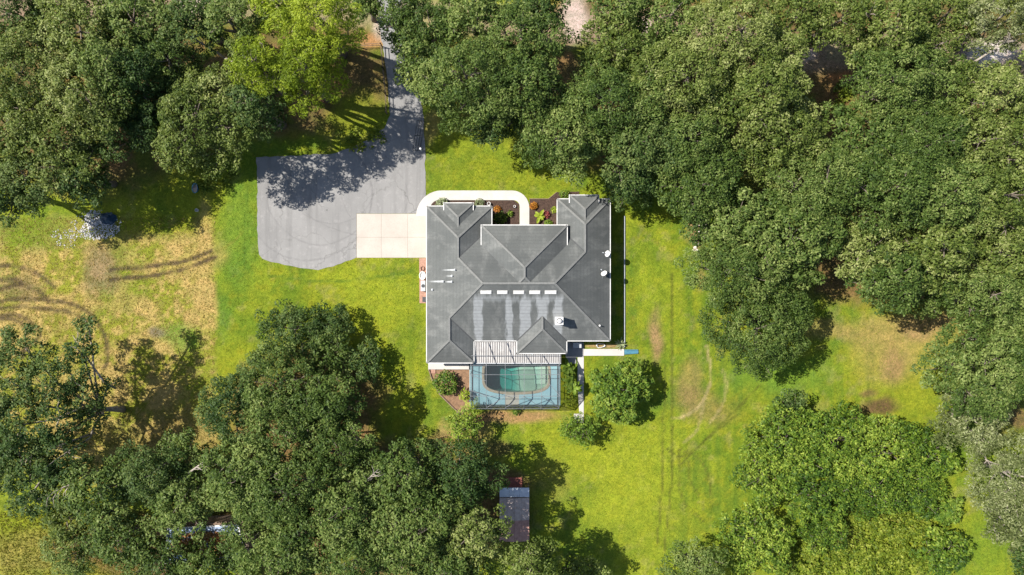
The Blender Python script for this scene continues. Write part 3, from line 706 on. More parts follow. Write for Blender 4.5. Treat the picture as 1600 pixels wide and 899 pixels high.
# ribbed white pan roof over the patio
pc = tag(empty('patio_cover', (.6,-7.9,0)), 'ribbed white patio roof between house and pool cage', 'patio roof')
panmat = [simple('darker_pan_panel', (.27,.255,.245), (.16,.15,.145), 1.6, .7), simple('white_rib', (.44,.425,.40), (.28,.265,.25), 1.2, .65)]  # flat pans coloured darker than the ribs, so the grooves stand out
def pan(x0, x1, ya, yb):
    za, zb = 2.56, 2.36; nn = round((x1-x0)/.27); wd = (x1-x0)/nn
    for i in range(nn):
        a = x0+i*wd
        m = MB().bar((a+wd*.5,ya,za),(a+wd*.5,yb,zb),wd*.98,.03); m.bar((a+wd*.28,ya,za+.05),(a+wd*.28,yb,zb+.05),.13,.075, mi=1)
        wb(m, 'roof_panel', panmat, pc)
    wb(MB().bar((x0,yb-.06,zb-.03),(x1,yb-.06,zb-.03),.12,.14), 'front_gutter', M['grey_metal'], pc)
    k = 3
    for i in range(k): wb(MB().box(x0+.1+(x1-x0-.2)*i/(k-1)-.05,x0+.1+(x1-x0-.2)*i/(k-1)+.05,yb+.05,yb+.15,.05,zb-.05), 'post', M['white'], pc)
pan(-4.46,.50,-6.60,-9.15); pan(.515,5.95,-8.10,-9.15)

# ------------------------------------------------------------------ leaf clouds and trees
def leaf_mesh(name, mat, puffs, seed, dens=62, ll=.34, lw=.17, up=.62, spread=.8, squash=.75, tintamp=.5):
    """puffs: array of x,y,z,r,tint -> one mesh of diamond-shaped leaves spread over the puffs"""
    r = np.random.RandomState(seed); pf = np.asarray(puffs, float)
    cnt = np.maximum(6, (dens*(pf[:,3]/.65)**2).astype(int)); idx = np.repeat(np.arange(len(pf)), cnt); n = len(idx)
    d = r.normal(size=(n,3)); d /= np.linalg.norm(d,axis=1,keepdims=True)+1e-9
    fl = (d[:,2] < -.1) & (r.rand(n) < .75); d[fl,2] *= -1
    rad = pf[idx,3]*(.45+.62*r.rand(n)**.6)
    c = pf[idx,:3] + d*rad[:,None]*np.array([1,1,squash])
    nr = d*.6 + np.array([0,0,up]) + r.normal(size=(n,3))*spread*.6; nr /= np.linalg.norm(nr,axis=1,keepdims=True)+1e-9
    t = r.normal(size=(n,3)) + d*.5; t -= nr*(t*nr).sum(1,keepdims=True); t /= np.linalg.norm(t,axis=1,keepdims=True)+1e-9
    b = np.cross(nr, t); sc = (.7+.6*r.rand(n))[:,None]
    L = t*ll*.5*sc; Wd = b*lw*.5*sc
    V = np.stack([c-L, c+Wd-L*.1+nr*lw*.12, c+L, c-Wd-L*.1+nr*lw*.12],1).reshape(-1,3)
    me = bpy.data.meshes.new(name); me.vertices.add(len(V)); me.vertices.foreach_set('co', V.ravel().astype(np.float32))
    F = np.arange(4*n).reshape(n,4); me.loops.add(4*n); me.loops.foreach_set('vertex_index', F.ravel().astype(np.int32))
    me.polygons.add(n); me.polygons.foreach_set('loop_start', np.arange(0,4*n,4,dtype=np.int32)); me.update(calc_edges=True)
    tt = np.clip(pf[idx,4] + (r.rand(n)-.5)*tintamp*1.4 + (r.rand(n) > .97)*.3, 0, 1)
    a = me.attributes.new('tint','FLOAT','FACE'); a.data.foreach_set('value', tt.astype(np.float32))
    me.materials.append(mat); return me, n
LEAVES = [0]
STY = {  # leaf material, puff radius, puff spacing, leaves per puff, leaf length, leaf width, bark
 'oak': ('oak',.66,.95,62,.32,.16,'bark'), 'oakd': ('oakd',.66,.95,62,.32,.16,'bark'), 'oakl': ('oakl',.66,.95,62,.32,.16,'bark'),
 'moss': ('moss',.62,.88,66,.34,.12,'pale_bark'), 'pine': ('pine',.60,.92,85,.40,.10,'bark'),
 'broad': ('broad',.48,.66,44,.36,.18,'bark'), 'glossy': ('glossy',.46,.56,44,.42,.20,'bark'), 'sparse': ('oakd',.62,.92,62,.32,.16,'pale_bark')}
def lobes_for(ax, ay, h, rng, zmin):
    a = (ax+ay)/2; lob = []
    rl = .50*a; lob.append((rng.uniform(-.1,.1)*ax, rng.uniform(-.1,.1)*ay, h-rl*.8, rl))
    k = max(5, min(9, int(a*1.2))); ph = rng.uniform(0,6.28)
    for i in range(k):
        t = ph+2*math.pi*i/k+rng.uniform(-.25,.25); rl = a*rng.uniform(.33,.46); rho = 1-rl/a*rng.uniform(.92,1.08)
        top = h*rng.uniform(.76,.95); lob.append((math.cos(t)*rho*ax, math.sin(t)*rho*ay, max(zmin+rl*.3, top-rl*.8), rl))
    return lob
def tree(name, label, px, py, rx, ry, h, kind, seed, lobes=None, base=None, group=None, cat='tree', dens=1.0, gap=0.0, tint=0.0, zfrac=.78, ls=1.0):
    rng = random.Random(seed); r = np.random.RandomState(seed)
    lm, pr, ps, ln, ll, lw, bk = STY[kind]
    zc = h*zfrac; c = P(px, py, zc); k = GS*(1-zc/H); ax, ay = rx*k, ry*k
    lb = lobes or [(c.x+x, c.y+y, z, q) for x, y, z, q in lobes_for(ax, ay, h, rng, h*.25)]
    L = np.array(lb); puffs = []
    tl = r.rand(len(lb))*.42-.21
    for i, (x, y, z, q) in enumerate(lb):
        m = max(5, int(2*math.pi*q*q*1.08/(ps*ps))); j = np.arange(m)+.5
        ct = 1-j/m*1.12; th = j*2.39996+rng.uniform(0,6); stn = np.sqrt(np.clip(1-ct*ct,0,1))
        rr = q*(.90+.24*r.rand(m)) ; rr[r.rand(m) < .14] *= 1.13
        p = np.stack([x+stn*np.cos(th)*rr, y+stn*np.sin(th)*rr, z+ct*rr*.8],1) + r.normal(size=(m,3))*.22
        keep = np.ones(m,bool)
        for jn, (x2,y2,z2,q2) in enumerate(lb):
            if jn != i: keep &= (((p-np.array([x2,y2,z2]))/np.array([1,1,.8]))**2).sum(1) > (q2*.80)**2
        keep &= p[:,2] > .35; keep &= r.rand(m) > gap
        p = p[keep]
        if len(p): puffs.append(np.concatenate([p, (pr*(.72+.56*r.rand(len(p))))[:,None], (.42+tint+tl[i]+(r.rand(len(p))-.5)*.42)[:,None]],1))
    puffs = np.concatenate(puffs)
    b = base or Vector((c.x*(1+.45*zc/H)+rng.uniform(-.6,.6), c.y*(1+.45*zc/H)+rng.uniform(-.6,.6), 0))
    o = tag(empty(name, b), label, cat, group)
    me, n = leaf_mesh('crown', LM[lm], puffs - np.array([b.x,b.y,0,0,0]), seed, ln*dens/ls**1.3, ll*ls, lw*ls, spread=1.0 if kind == 'pine' else .8)
    LEAVES[0] += n; link('crown', me, o)
    tr = MB(); r0 = max(.07, .030*h+.02); fork = Vector(((c.x-b.x)*.25, (c.y-b.y)*.25, h*.30))
    tr.tube([(0,0,-.1),fork*.5+Vector((rng.uniform(-.15,.15),rng.uniform(-.15,.15),0)),fork], [r0*1.35,r0,r0*.85], 8)
    for x, y, z, q in lb:
        e = Vector((x-b.x,y-b.y,z)); wg = .5 if kind != 'sparse' else 1.3
        mid = fork.lerp(e,.5)+Vector((rng.uniform(-wg,wg),rng.uniform(-wg,wg),rng.uniform(0,.6)))
        tr.tube([fork*.92,fork.lerp(mid,.5)+Vector((0,0,.2)),mid,e], [r0*.6,r0*.45,r0*.34,r0*.22], 6)
        for kk in range(5):
            s = puffs[rng.randrange(len(puffs))]; near = min(range(3), key=lambda _: 0)
            dd = np.linalg.norm(puffs[:,:3]-np.array([x,y,z]),axis=1); cand = np.where(dd < q*1.35)[0]
            if len(cand) == 0: continue
            s = puffs[cand[rng.randrange(len(cand))]]; ee = Vector((s[0]-b.x,s[1]-b.y,s[2]+.25))
            m2 = e.lerp(ee,.5)+Vector((rng.uniform(-.2,.2),rng.uniform(-.2,.2),.15))
            tr.tube([e.lerp(mid,.15),m2,ee], [r0*.2,r0*.13,.025], 4, cap=False)
    tr.build('trunk', M[bk], o, True)
    return o
T = [
 # ---- forest top left
 ('oak',182,110,56,52,15,'oak between the top row and the middle of the left wood'),
 ('oak',10,300,52,44,11,'oak cut by the left edge at the lower border of the wood'),
 ('oakd',245,190,40,36,11,'dark oak in the shade at the left flank of the big round crown'),
 ('oak',28,25,88,72,15,'live oak filling the top left corner'),
 ('oakl',128,52,80,70,15,'light green oak, second crown from the left along the top edge'),
 ('oak',215,40,66,62,15,'oak at the top edge left of the bare branches'),
 ('oakd',300,38,52,48,13,'dark oak at the top edge right of the grey branches'),
 ('oak',372,38,58,52,14,'oak at the top edge just left of the yellow green pine'),
 ('oakl',42,128,82,74,15,'oak on the left edge below the top left corner tree'),
 ('oakl',135,145,76,70,15,'oak in the middle of the top left wood'),
 ('oakd',218,125,60,58,14,'dark oak above left of the big round crown'),
 ('oakl',22,205,60,56,13,'light grey green oak on the left edge of the top left wood'),
 ('oakl',312,185,94,82,15,'large round oak crown left above the asphalt drive'),
 ('oakl',100,225,72,66,14,'pale light oak low in the top left wood'),
 ('oakd',192,205,46,48,12,'dark oak left of the big round crown'),
 ('oakd',48,285,68,50,12,'dark oak at the lower left border of the wood'),
 ('oakd',135,285,40,38,10,'small dark oak just above the gravel heap'),
 ('oak',272,100,44,40,12,'oak crown beside the dark gap with bare branches'),
 # ---- trees left of the drive neck
 ('pine',505,45,62,62,17,'tall yellow green pine left of the drive neck'),
 ('pine',480,115,60,58,16,'yellow green pine overhanging the shaded yard above the drive'),
 ('pine',405,105,38,42,15,'smaller yellow green pine beside the big round oak'),
 ('pine',442,12,46,44,18,'yellow green pine at the top edge left of the tallest pine'),
 ('oakd',402,168,38,38,16,'dark oak between the big round crown and the lower pine'),
 ('oak',575,6,26,26,9,'small tree at the top edge just left of the drive'),
 # ---- forest right of the drive neck, top rows
 ('oak',672,55,58,58,14,'oak overhanging the right side of the drive neck'),
 ('oak',652,104,34,46,12,'oak leaning over the narrow drive neck opposite the pines'),
 ('oak',628,28,30,40,12,'small oak hanging over the top of the drive neck'),
 ('oak',735,18,58,50,14,'oak at the top edge, first past the drive'),
 ('oak',735,130,78,72,15,'broad oak whose crown ends right of the drive gate'),
 ('oak',815,70,66,62,15,'oak at the top left of the sandy clearing'),
 ('oakd',838,15,44,44,13,'dark oak at the top edge left of the sandy clearing'),
 ('oak',822,140,64,60,14,'oak above the front lawn, second row from the top'),
 ('oakd',770,188,46,40,11,'low dark oak on the upper border of the front lawn'),
 ('oak',880,212,70,60,14,'oak overhanging the front lawn above the right dormer'),
 ('oak',955,160,80,74,15,'oak in the second row above the house right side'),
 ('oakl',960,78,62,56,14,'light oak right of the sandy clearing'),
 ('oak',968,15,50,40,13,'oak at the top edge right of the sandy clearing'),
 ('oakd',1000,235,66,62,13,'dark oak above the narrow side lawn'),
 ('oakd',985,290,44,30,8,'low dark shrubby tree at the head of the side lawn'),
 ('oak',1050,35,60,55,14,'oak at the top edge above the house right corner'),
 ('oakl',1065,125,76,70,15,'light oak in the second row right of the house'),
 ('oak',1075,215,78,68,14,'oak in the third row right of the house'),
 ('oak',1095,285,70,58,13,'oak above the pale rock heap'),
 ('oakl',1150,55,74,66,15,'light yellowish oak along the top edge in the right wood'),
 ('oakl',1185,145,78,72,15,'light yellowish oak in the second row of the right wood'),
 ('oakl',1218,215,80,68,14,'light oak left below the orange leaf gap'),
 ('oakl',1235,30,60,54,14,'light oak above the sandy gap in the right wood'),
 ('oakl',1305,34,62,52,14,'light oak at the top edge above the orange leaf gap'),
 ('oakd',1362,100,34,36,11,'dark oak right of the orange leaf gap'),
 ('oakl',1385,45,66,58,14,'light oak at the top edge two crowns right of the orange gap'),
 ('oak',1400,130,72,62,14,'oak with rounded crown right of the orange leaf gap'),
 ('oakl',1440,85,46,36,13,'light oak left of the pale sandy clearing, second from the top edge'),
 ('oakl',1470,30,66,50,14,'light oak at the top edge left of the pale sandy clearing'),
 ('moss',1555,30,66,48,14,'pale mossy oak in the top right corner'),
 ('oakl',1215,90,44,38,13,'light oak left of the sandy gap above the orange leaves'),
 ('oak',1010,100,46,42,13,'oak between the sandy clearing and the second row'),
 ('oakl',1605,120,40,50,13,'light oak cut by the right edge beside the pale clearing'),
 ('oak',1462,145,56,56,13,'oak below left of the pale sandy clearing'),
 ('oakl',1540,150,58,50,13,'light oak below the pale sandy clearing'),
 ('oak',1355,215,72,60,14,'oak below the orange leaf gap'),
 ('oak',1435,225,78,68,14,'oak in the middle of the right wood'),
 ('oakl',1515,230,66,60,14,'light oak in the third row near the right edge'),
 ('oakl',1588,225,56,62,14,'light oak on the right edge in the third row'),
 ('oak',1290,285,78,66,14,'oak in the fourth row left of the middle of the right wood'),
 ('oak',1385,300,74,62,14,'oak in the fourth row of the right wood'),
 ('oak',1475,310,72,62,14,'oak in the fourth row near the right edge'),
 ('oakl',1560,310,68,62,14,'light oak on the right edge in the fourth row'),
 ('oak',1150,350,76,64,13,'oak beside the pale rock heap'),
 ('oak',1230,370,84,74,14,'broad oak in the lower wood right of the side lawn'),
 ('oak',1140,415,68,58,12,'oak at the lower left border of the right wood'),
 ('oak',1192,508,86,76,10,'round oak standing out from the wood into the right lawn'),
 ('oakl',1365,385,68,56,13,'light oak above the dark gap in the lower right wood'),
 ('oak',1395,435,66,50,12,'oak at the lower border above the straw coloured lawn'),
 ('oakl',1465,395,66,56,13,'light oak in the fifth row near the right edge'),
 ('oak',1468,452,50,38,10,'oak at the lower border right above the straw lawn'),
 ('oakl',1555,395,66,56,13,'light oak on the right edge in the fifth row'),
 ('oak',1545,465,60,48,12,'oak at the lower right corner of the wood'),
 ('oak',1600,470,50,56,12,'oak cut by the right edge below the wood corner'),
 ('oak',1535,572,84,76,12,'large oak on the right edge of the straw lawn'),
 ('oak',1600,560,60,70,12,'oak behind the large oak, cut by the right edge'),
 ('moss',1520,655,60,50,9,'mossy oak below the large oak on the right edge'),
 ('moss',1580,745,66,66,10,'pale grey mossy oak low on the right edge'),
 ('moss',1572,815,44,38,7,'small pale mossy tree at the lower right edge'),
 ('oakd',1608,880,30,40,7,'dark tree in the lower right corner'),
 # ---- grove bottom left of the house
 ('oakd',455,520,54,44,5,'dark oak at the top left of the grove below the drive'),
 ('oakd',518,508,30,30,4,'small dark oak at the top of the grove below the drive'),
 ('oak',510,560,42,46,4.6,'oak at the top right of the grove, its crown greyish green'),
 ('oakd',566,560,24,38,3.4,'slim dark tree at the right end of the grove'),
 ('oak',430,600,64,58,9,'oak left of the small straw gap in the grove'),
 ('oakd',362,640,54,58,9,'dark oak at the left side of the grove'),
 ('oak',518,635,46,50,10,'oak in the grove casting its shadow on the lawn'),
 ('oak',455,675,74,68,11,'oak in the middle of the grove left of the house'),
 ('oak',532,708,62,60,10.5,'oak in the grove below the slim trees'),
 ('oak',380,745,66,58,13,'oak at the left below the middle of the grove'),
 ('oak',455,770,76,66,14,'oak in the lower grove above the leaf covered roof'),
 ('oak',545,790,72,64,14,'oak in the lower middle of the bottom wood'),
 ('oak',640,752,68,54,13,'oak at the upper border of the bottom wood left of the shed'),
 ('oakd',722,748,66,52,12,'dark oak just left of the shed steps'),
 ('oak',650,825,74,64,14,'oak in the bottom wood left of the shed'),
 ('oakl',736,828,56,52,13,'light oak leaning over the shed roof'),
 ('oak',560,870,70,54,14,'oak at the bottom edge left of the middle'),
 ('oak',455,862,70,56,14,'oak at the bottom edge right of the leaf covered roof'),
 ('oak',705,893,70,44,13,'oak at the bottom edge left below the shed'),
 ('oakl',828,886,50,40,13,'light oak at the bottom edge right below the shed'),
 ('oakl',905,898,42,24,7,'small light oak at the bottom edge in the tree shadow'),
 # ---- lower left
 ('oak',12,700,46,44,9,'oak cut by the left edge below the sparse leaning oak'),
 ('oak',290,715,46,40,8,'oak between the sparse oak shadow and the lower grove'),
 ('oak',118,862,46,32,8,'oak at the bottom edge in the lower left corner grass'),
 ('oakl',110,810,44,34,8,'light oak at the border of the sunny grass in the lower left'),
 ('oakd',235,745,58,52,11,'dark oak right below the leaning sparse oak'),
 ('oak',165,765,62,50,11,'oak in the lower left below the sparse oak'),
 ('sparse',55,755,64,50,10,'sparse dark oak on the left edge above the sunny grass'),
 ('oak',285,783,60,46,11,'oak just above the leaf covered roof'),
 ('oak',185,840,62,42,10,'oak along the bottom left beside the sunny grass'),
 ('oak',400,832,46,42,11,'oak overhanging the right end of the leaf covered roof'),
 ('oak',255,880,54,40,9,'oak at the bottom edge left of the leaf covered roof'),
 ('oak',325,889,64,34,9,'oak at the bottom edge below the leaf covered roof'),
 # ---- thicket bottom right
 ('broad',1228,690,58,52,5.5,'leafy bright tree at the left of the lower right thicket'),
 ('broad',1310,690,66,56,6,'leafy bright tree at the top of the lower right thicket'),
 ('broad',1385,705,60,52,6,'leafy bright tree in the upper right of the thicket'),
 ('broad',1452,715,46,42,5,'leafy bright tree at the right end of the thicket'),
 ('broad',1195,745,48,46,5,'leafy bright tree at the far left border of the thicket'),
 ('broad',1275,760,66,54,6,'leafy bright tree in the middle of the thicket'),
 ('broad',1365,765,54,44,5,'leafy bright tree right of the middle of the thicket'),
 ('broad',1435,770,46,36,4,'leafy bright tree at the lower right of the thicket'),
 ('broad',1180,845,60,56,5,'leafy green tree at the lower left of the thicket'),
 ('broad',1288,832,42,28,3.6,'small tree beside the brown gap in the thicket'),
 ('oak',1085,884,50,36,8,'oak at the bottom edge left of the thicket'),
 ('oakd',1235,640,26,26,3.5,'small dark pointed tree at the top left tip of the thicket'),
 ('broad',1475,865,36,36,4,'bushy tree at the lower right end of the thicket'),
 ('glossy',1480,800,24,18,2.6,'low bush on the strip of lawn right of the thicket'),
 # ---- single tree
 ('glossy',970,610,44,52,4.6,'round glossy leaved tree alone right of the pool'),
]
for i, (kd, px, py, rx, ry, h, lab) in enumerate(T):
    nm = {'pine':'pine_tree','broad':'leafy_tree','glossy':'leafy_tree'}.get(kd,'oak_tree')
    if py < 480 and px > 600: g = 'trees of the right wood'
    elif py < 340: g = 'trees of the top left wood'
    elif px < 800: g = 'trees of the lower left grove'
    else: g = 'trees of the right lawn'
    if 'alone' in lab: g = None
    tv = random.Random(500+i); f = 1.0
    if g in ('trees of the right wood', 'trees of the top left wood'): h *= tv.uniform(.9,1.1)
    tree(nm, lab, px, py, rx*f, ry*f, h, kd, 100+i*7, group=g, tint=tv.uniform(-.13,.13), gap=tv.uniform(.02,.12), dens=1.25 if kd == 'glossy' else 1.0, ls=tv.uniform(.76,1.12))
print('LEAVES', LEAVES[0])
# the leaning sparse oak with bare limbs
def lob(px, py, z, rpx): c = P(px, py, z); return (c.x, c.y, z, rpx*GS)
lo = [lob(*q) for q in ((140,512,9,13),(128,545,9,17),(112,585,9.5,22),(40,545,9,30),(20,600,10,34),(70,600,10,26),(130,620,8,22),(30,665,10,34),(85,655,10,28),(150,650,7,18),(100,710,9,30),(40,715,9,28),(170,600,7,12))]
bb = P(192,640)
tree('oak_tree', 'sparse leaning oak with bare limbs beside the tyre tracked field', 90, 630, 90, 100, 10, 'sparse', 901, lobes=lo, base=bb, group='trees of the lower left grove', dens=1.0, gap=.20)

# ------------------------------------------------------------------ shrubs, palms, vines
STY['young'] = ('palm',.34,.44,32,.32,.14,'bark')
tree('young_tree','loose yellow green young tree left below the pool cage',724,668,26,30,4.6,'young',951,group='plants around the pool cage',gap=.08,tint=.18)
tree('young_tree','small loose green tree below the paver landing',903,672,28,22,3.4,'young',952,group='plants around the pool cage',gap=.12,tint=-.1)
def shrub(name, label, px, py, rpx, h, mat, seed, ll=.22, lw=.12, dens=40, group=None, pr=.22, cat='shrub', z0=0.0):
    r = np.random.RandomState(seed); zc = h*.6; c = P(px, py, zc); q = rpx*GS; o = tag(empty(name, (c.x,c.y,z0)), label, cat, group)
    m = max(6, int(5*(q/pr)**2*.9)); j = np.arange(m)+.5; ct = 1-j/m*1.05; th = j*2.39996; stn = np.sqrt(np.clip(1-ct*ct,0,1))
    rr = .8+.3*r.rand(m)
    p = np.stack([stn*np.cos(th)*q*rr, stn*np.sin(th)*q*rr, np.maximum(.1, h*.35+ct*h*.6*rr)],1)
    pf = np.concatenate([p, (pr*(.8+.5*r.rand(m)))[:,None], (.45+(r.rand(m)-.5)*.5)[:,None]],1)
    me, n = leaf_mesh('foliage', LM[mat], pf, seed, dens*(.65/pr)**2*(pr/.65)**1.0*.25, ll, lw); link('foliage', me, o)
    tb = MB()
    for k in range(5):
        e = p[r.randint(m)]; tb.tube([(0,0,-.03),(e[0]*.4,e[1]*.4,e[2]*.5),(e[0]*.9,e[1]*.9,e[2]*.9)], [.04,.03,.012], 5)
    tb.build('stem', M['bark'], o)
    return o
def frond_mesh(name, L, wd, droop, mat, seed, simple_blade=False):
    """an arching midrib with leaflets on both sides (or one broad blade)"""
    r = np.random.RandomState(seed); mb = MB(); n = 14; pts = []
    for i in range(n+1):
        t = i/n; pts.append(Vector((L*t*(1-.12*t), 0, L*(.55*t-droop*t*t))))
    if simple_blade:
        vs = []; fs = []
        for i, p in enumerate(pts):
            t = i/n; w_ = wd*math.sin(math.pi*min(1,.06+t*.94))**.7; vs += [p+Vector((0,-w_,w_*.25)), p, p+Vector((0,w_,w_*.25))]
        for i in range(n): fs += [(3*i,3*i+1,3*i+4,3*i+3),(3*i+1,3*i+2,3*i+5,3*i+4)]
        mb.add(vs, fs)
    else:
        mb.tube(pts, [.02*(1-i/(n+2)) for i in range(n+1)], 4)
        for i in range(2, n+1):
            for s in (-1,1):
                p = pts[i]; t = i/n; l = wd*math.sin(math.pi*(.12+.8*t))*(.9+.2*r.rand()); d = Vector((.55, s, -.25)).normalized()*l
                sd_ = Vector((.05+.02*l,0,0)); mb.add([p-sd_, p+d*.5+sd_*.5-Vector((0,0,.02)), p+d, p+d*.45-sd_*1.2], [(0,1,2,3)])
    me = mb.mesh(name, mat); a = me.attributes.new('tint','FLOAT','FACE'); a.data.foreach_set('value', r.rand(len(me.polygons)).astype(np.float32)*.7+.15)
    return me
def palm(name, label, px, py, h, nf, L, wd, droop, mat, seed, blade=False, group=None, cat='palm', tiers=1, z0=0):
    rng = random.Random(seed); c = P(px, py, h); o = tag(empty(name, (c.x,c.y,z0)), label, cat, group)
    MB().tube([(rng.uniform(-.2,.2),rng.uniform(-.2,.2),-.05),(.03,0,h*.5),(0,0,h)], [.10,.08,.06] if h > .6 else [.12,.12,.1], 7).build('trunk', M['bark'], o, True)
    me = [frond_mesh('frond', L*(.8+.2*i), wd, droop*(1+.3*i), LM[mat], seed+i, blade) for i in range(3)]
    for i in range(nf):
        f = link('frond', me[i % 3], o); f.location = (0,0,h-(i%tiers)*.35); f.rotation_euler = (0, R(rng.uniform(-25,18)), 2*math.pi*i/nf*1.0+rng.uniform(-.25,.25)+ (i%tiers)*.4)
        f.scale = (rng.uniform(.8,1.1),)*3
    return o
# front beds
G1 = 'plants in the front beds'
shrub('shrub','pale green shrub at the left of the small left dormer',690,318,8,.8,'pale',11,group=G1,pr=.2)
shrub('shrub','pale green shrub right of the small left dormer',749,319,7,.8,'pale',12,group=G1,pr=.2)
shrub('flowering_plant','orange plant in the bed inside the curved walkway',777,327,4.5,.5,'orange',13,group=G1,pr=.15)
shrub('shrub','small bright green plant by the walkway inner edge',797,334,4,.5,'palm',14,group=G1,pr=.15)
shrub('shrub','dark shrub in the house shadow beside the portico',782,341,9,.9,'glossy',15,group=G1,pr=.2)
shrub('flowering_plant','orange plant in the bed right of the walkway',834,322,5,.5,'orange',16,group=G1,pr=.15)
palm('broadleaf_plant','large lime green broad leaved plant right of the walkway',843,338,.35,12,.95,.2,.35,'lime',17,True,G1,'plant',2)
shrub('flowering_plant','pink red plant beside the lime green one',853.5,335,4.5,.5,'pink',18,group=G1,pr=.15)
shrub('shrub','green plant close to the portico right of the walkway',857,350,5,.5,'palm',19,group=G1,pr=.15)
shrub('shrub','yellowish plant against the right wing wall',866,328,4,.6,'lime',20,group=G1,pr=.15)
shrub('shrub','green shrub at the corner of the right dormer bed',882,305,7,.8,'palm',21,group=G1,pr=.2)
shrub('shrub','bright green bushy shrub at the head of the side lawn',1000,306,18,2.2,'palm',22,.3,.16,group='shrubs around the lawn',pr=.3)
# pool side planting
G2 = 'plants around the pool cage'
shrub('round_bush','round dark green bush in the brown bed left of the pool',696,600,17,1.7,'glossy',31,.32,.17,60,G2,.33)
shrub('shrub','yellow green shrub at the corner of the brown bed and cage',727,618,8,1.5,'lime',32,.26,.12,40,G2,.24)
palm('young_palm','yellow green feathery young palm below the pool cage left corner',738,641,2.2,11,1.7,.42,.55,'lime',33,False,G2)
palm('young_palm','green feathery palm left below the pool cage',722,664,2.6,14,2.0,.5,.6,'palm',34,False,G2)
palm('young_palm','yellow green feathery palm next to the lower left wood',718,690,2.0,11,1.8,.45,.6,'lime',35,False,G2)
shrub('shrub','small dark shrub touching the south side of the pool cage',806,643,5,.7,'glossy',36,group=G2,pr=.2)
palm('banana_plant','broad leaved plant at the top right side of the cage',887,577,1.6,12,1.25,.22,.5,'palm',37,True,G2,'plant',3)
palm('banana_plant','dark broad leaved plant in the middle right of the cage',891,597,1.8,14,1.3,.22,.5,'palm',38,True,G2,'plant',3)
palm('banana_plant','broad leaved plant overhanging the white walkway',897,606,2.0,12,1.3,.22,.5,'palm',39,True,G2,'plant',3)
shrub('shrub','yellow green low shrub at the lower right cage corner',890,626,9,.8,'lime',40,.24,.1,30,G2,.24)
palm('areca_palm','feathery green palm below the paver landing',893,668,2.2,15,2.0,.5,.6,'palm',41,False,G2)
palm('areca_palm','feathery green palm left below the round tree',912,680,2.0,13,1.8,.45,.6,'palm',42,False,G2)
palm('areca_palm','small feathery palm right of the paver landing',926,664,1.6,11,1.5,.4,.6,'palm',43,False,G2)
palm('yucca','spiky grey green yucca at the end of the side walkway',969,538,.5,26,.95,.07,.25,'agave',44,True,None,'plant',3)
palm('agave','spiky plant with pale leaves beside the pale rocks',1098,335,.4,14,.8,.08,.25,'palm',45,True,None,'plant',2)
# low vines and rank growth in the thicket
def vines(name, label, pts, seed, mat, hmax, n):
    r = np.random.RandomState(seed); pf = []
    for (px, py, rx, ry) in pts:
        m = int(n*rx*ry/1500)
        a = r.rand(m)*6.283; q = np.sqrt(r.rand(m)); x = px+np.cos(a)*q*rx; y = py+np.sin(a)*q*ry
        hgt = hmax*(.25+.75*r.rand(m))*(1-.6*q)
        k = GS*(1-hgt/H); pf.append(np.stack([(x-800)*k,(449.5-y)*k,hgt,.3+.25*r.rand(m),.45+(r.rand(m)-.5)*.6],1))
    pf = np.concatenate(pf); me, nn = leaf_mesh(name, LM[mat], pf, seed, 46, .34, .17); tag(link(name, me), label, 'vines', kind='stuff')
vines('vine_cover','yellow green vines and weeds sprawling through the lower right thicket',[(1330,850,85,45),(1400,810,75,35),(1440,850,50,45),(1260,880,50,30),(1420,745,50,30),(1300,800,50,25),(1380,880,60,25)],61,'vine',1.6,120)
vines('weed_patch','green weeds under the trees left of the shaded yard',[(560,215,40,20),(330,270,40,30),(1320,140,16,14),(1310,155,14,10)],62,'vine',.5,60)

# ------------------------------------------------------------------ grass tufts
def tufts(name, label, n, seed, region, hgt, wd, cols):
    r = np.random.RandomState(seed); x0, x1, y0, y1 = region; px = x0+(x1-x0)*r.rand(n); py = y0+(y1-y0)*r.rand(n)
    bad = in_poly(px, py, dv) | in_poly(px, py, [(555,330),(668,330),(668,405),(555,405)]) | in_poly(px, py, [(652,318),(690,294),(800,294),(832,318),(960,296),(985,300),(985,548),(1000,560),(960,560),(915,560),(915,662),(893,662),(880,645),(730,645),(720,650),(665,580),(652,480)])
    px = px[~bad]; py = py[~bad]; x = (px-800)*GS; y = (449.5-py)*GS; n = len(x)
    ks = 3; x = np.repeat(x,ks); y = np.repeat(y,ks); m = n*ks
    x = x+r.normal(size=m)*.05; y = y+r.normal(size=m)*.05
    a = r.rand(m)*6.283; h = hgt*(.5+r.rand(m)); ln = r.normal(size=(m,2))*hgt*.7; w_ = wd*(.6+.8*r.rand(m))
    V = np.stack([np.stack([x-np.cos(a)*w_,y-np.sin(a)*w_,np.zeros(m)],1),np.stack([x+np.cos(a)*w_,y+np.sin(a)*w_,np.zeros(m)],1),np.stack([x+ln[:,0],y+ln[:,1],h],1)],1).reshape(-1,3)
    me = bpy.data.meshes.new(name); me.vertices.add(3*m); me.vertices.foreach_set('co', V.ravel().astype(np.float32))
    me.loops.add(3*m); me.loops.foreach_set('vertex_index', np.arange(3*m,dtype=np.int32)); me.polygons.add(m); me.polygons.foreach_set('loop_start', np.arange(0,3*m,3,dtype=np.int32)); me.update(calc_edges=True)
    at = me.attributes.new('tint','FLOAT','FACE'); at.data.foreach_set('value', np.clip(np.repeat(r.rand(n),ks)*.7+r.rand(m)*.3,0,1).astype(np.float32))
    me.materials.append(leafmat(name+'_blades', *cols, .3, .7, .1)); tag(link(name, me), label, 'grass', kind='stuff')
tufts('lawn_grass','short green grass tufts of the mown lawn',32000,71,(330,1600,230,899),.075,.03,((.05,.11,.006),(.14,.18,.008),(.24,.24,.03)))
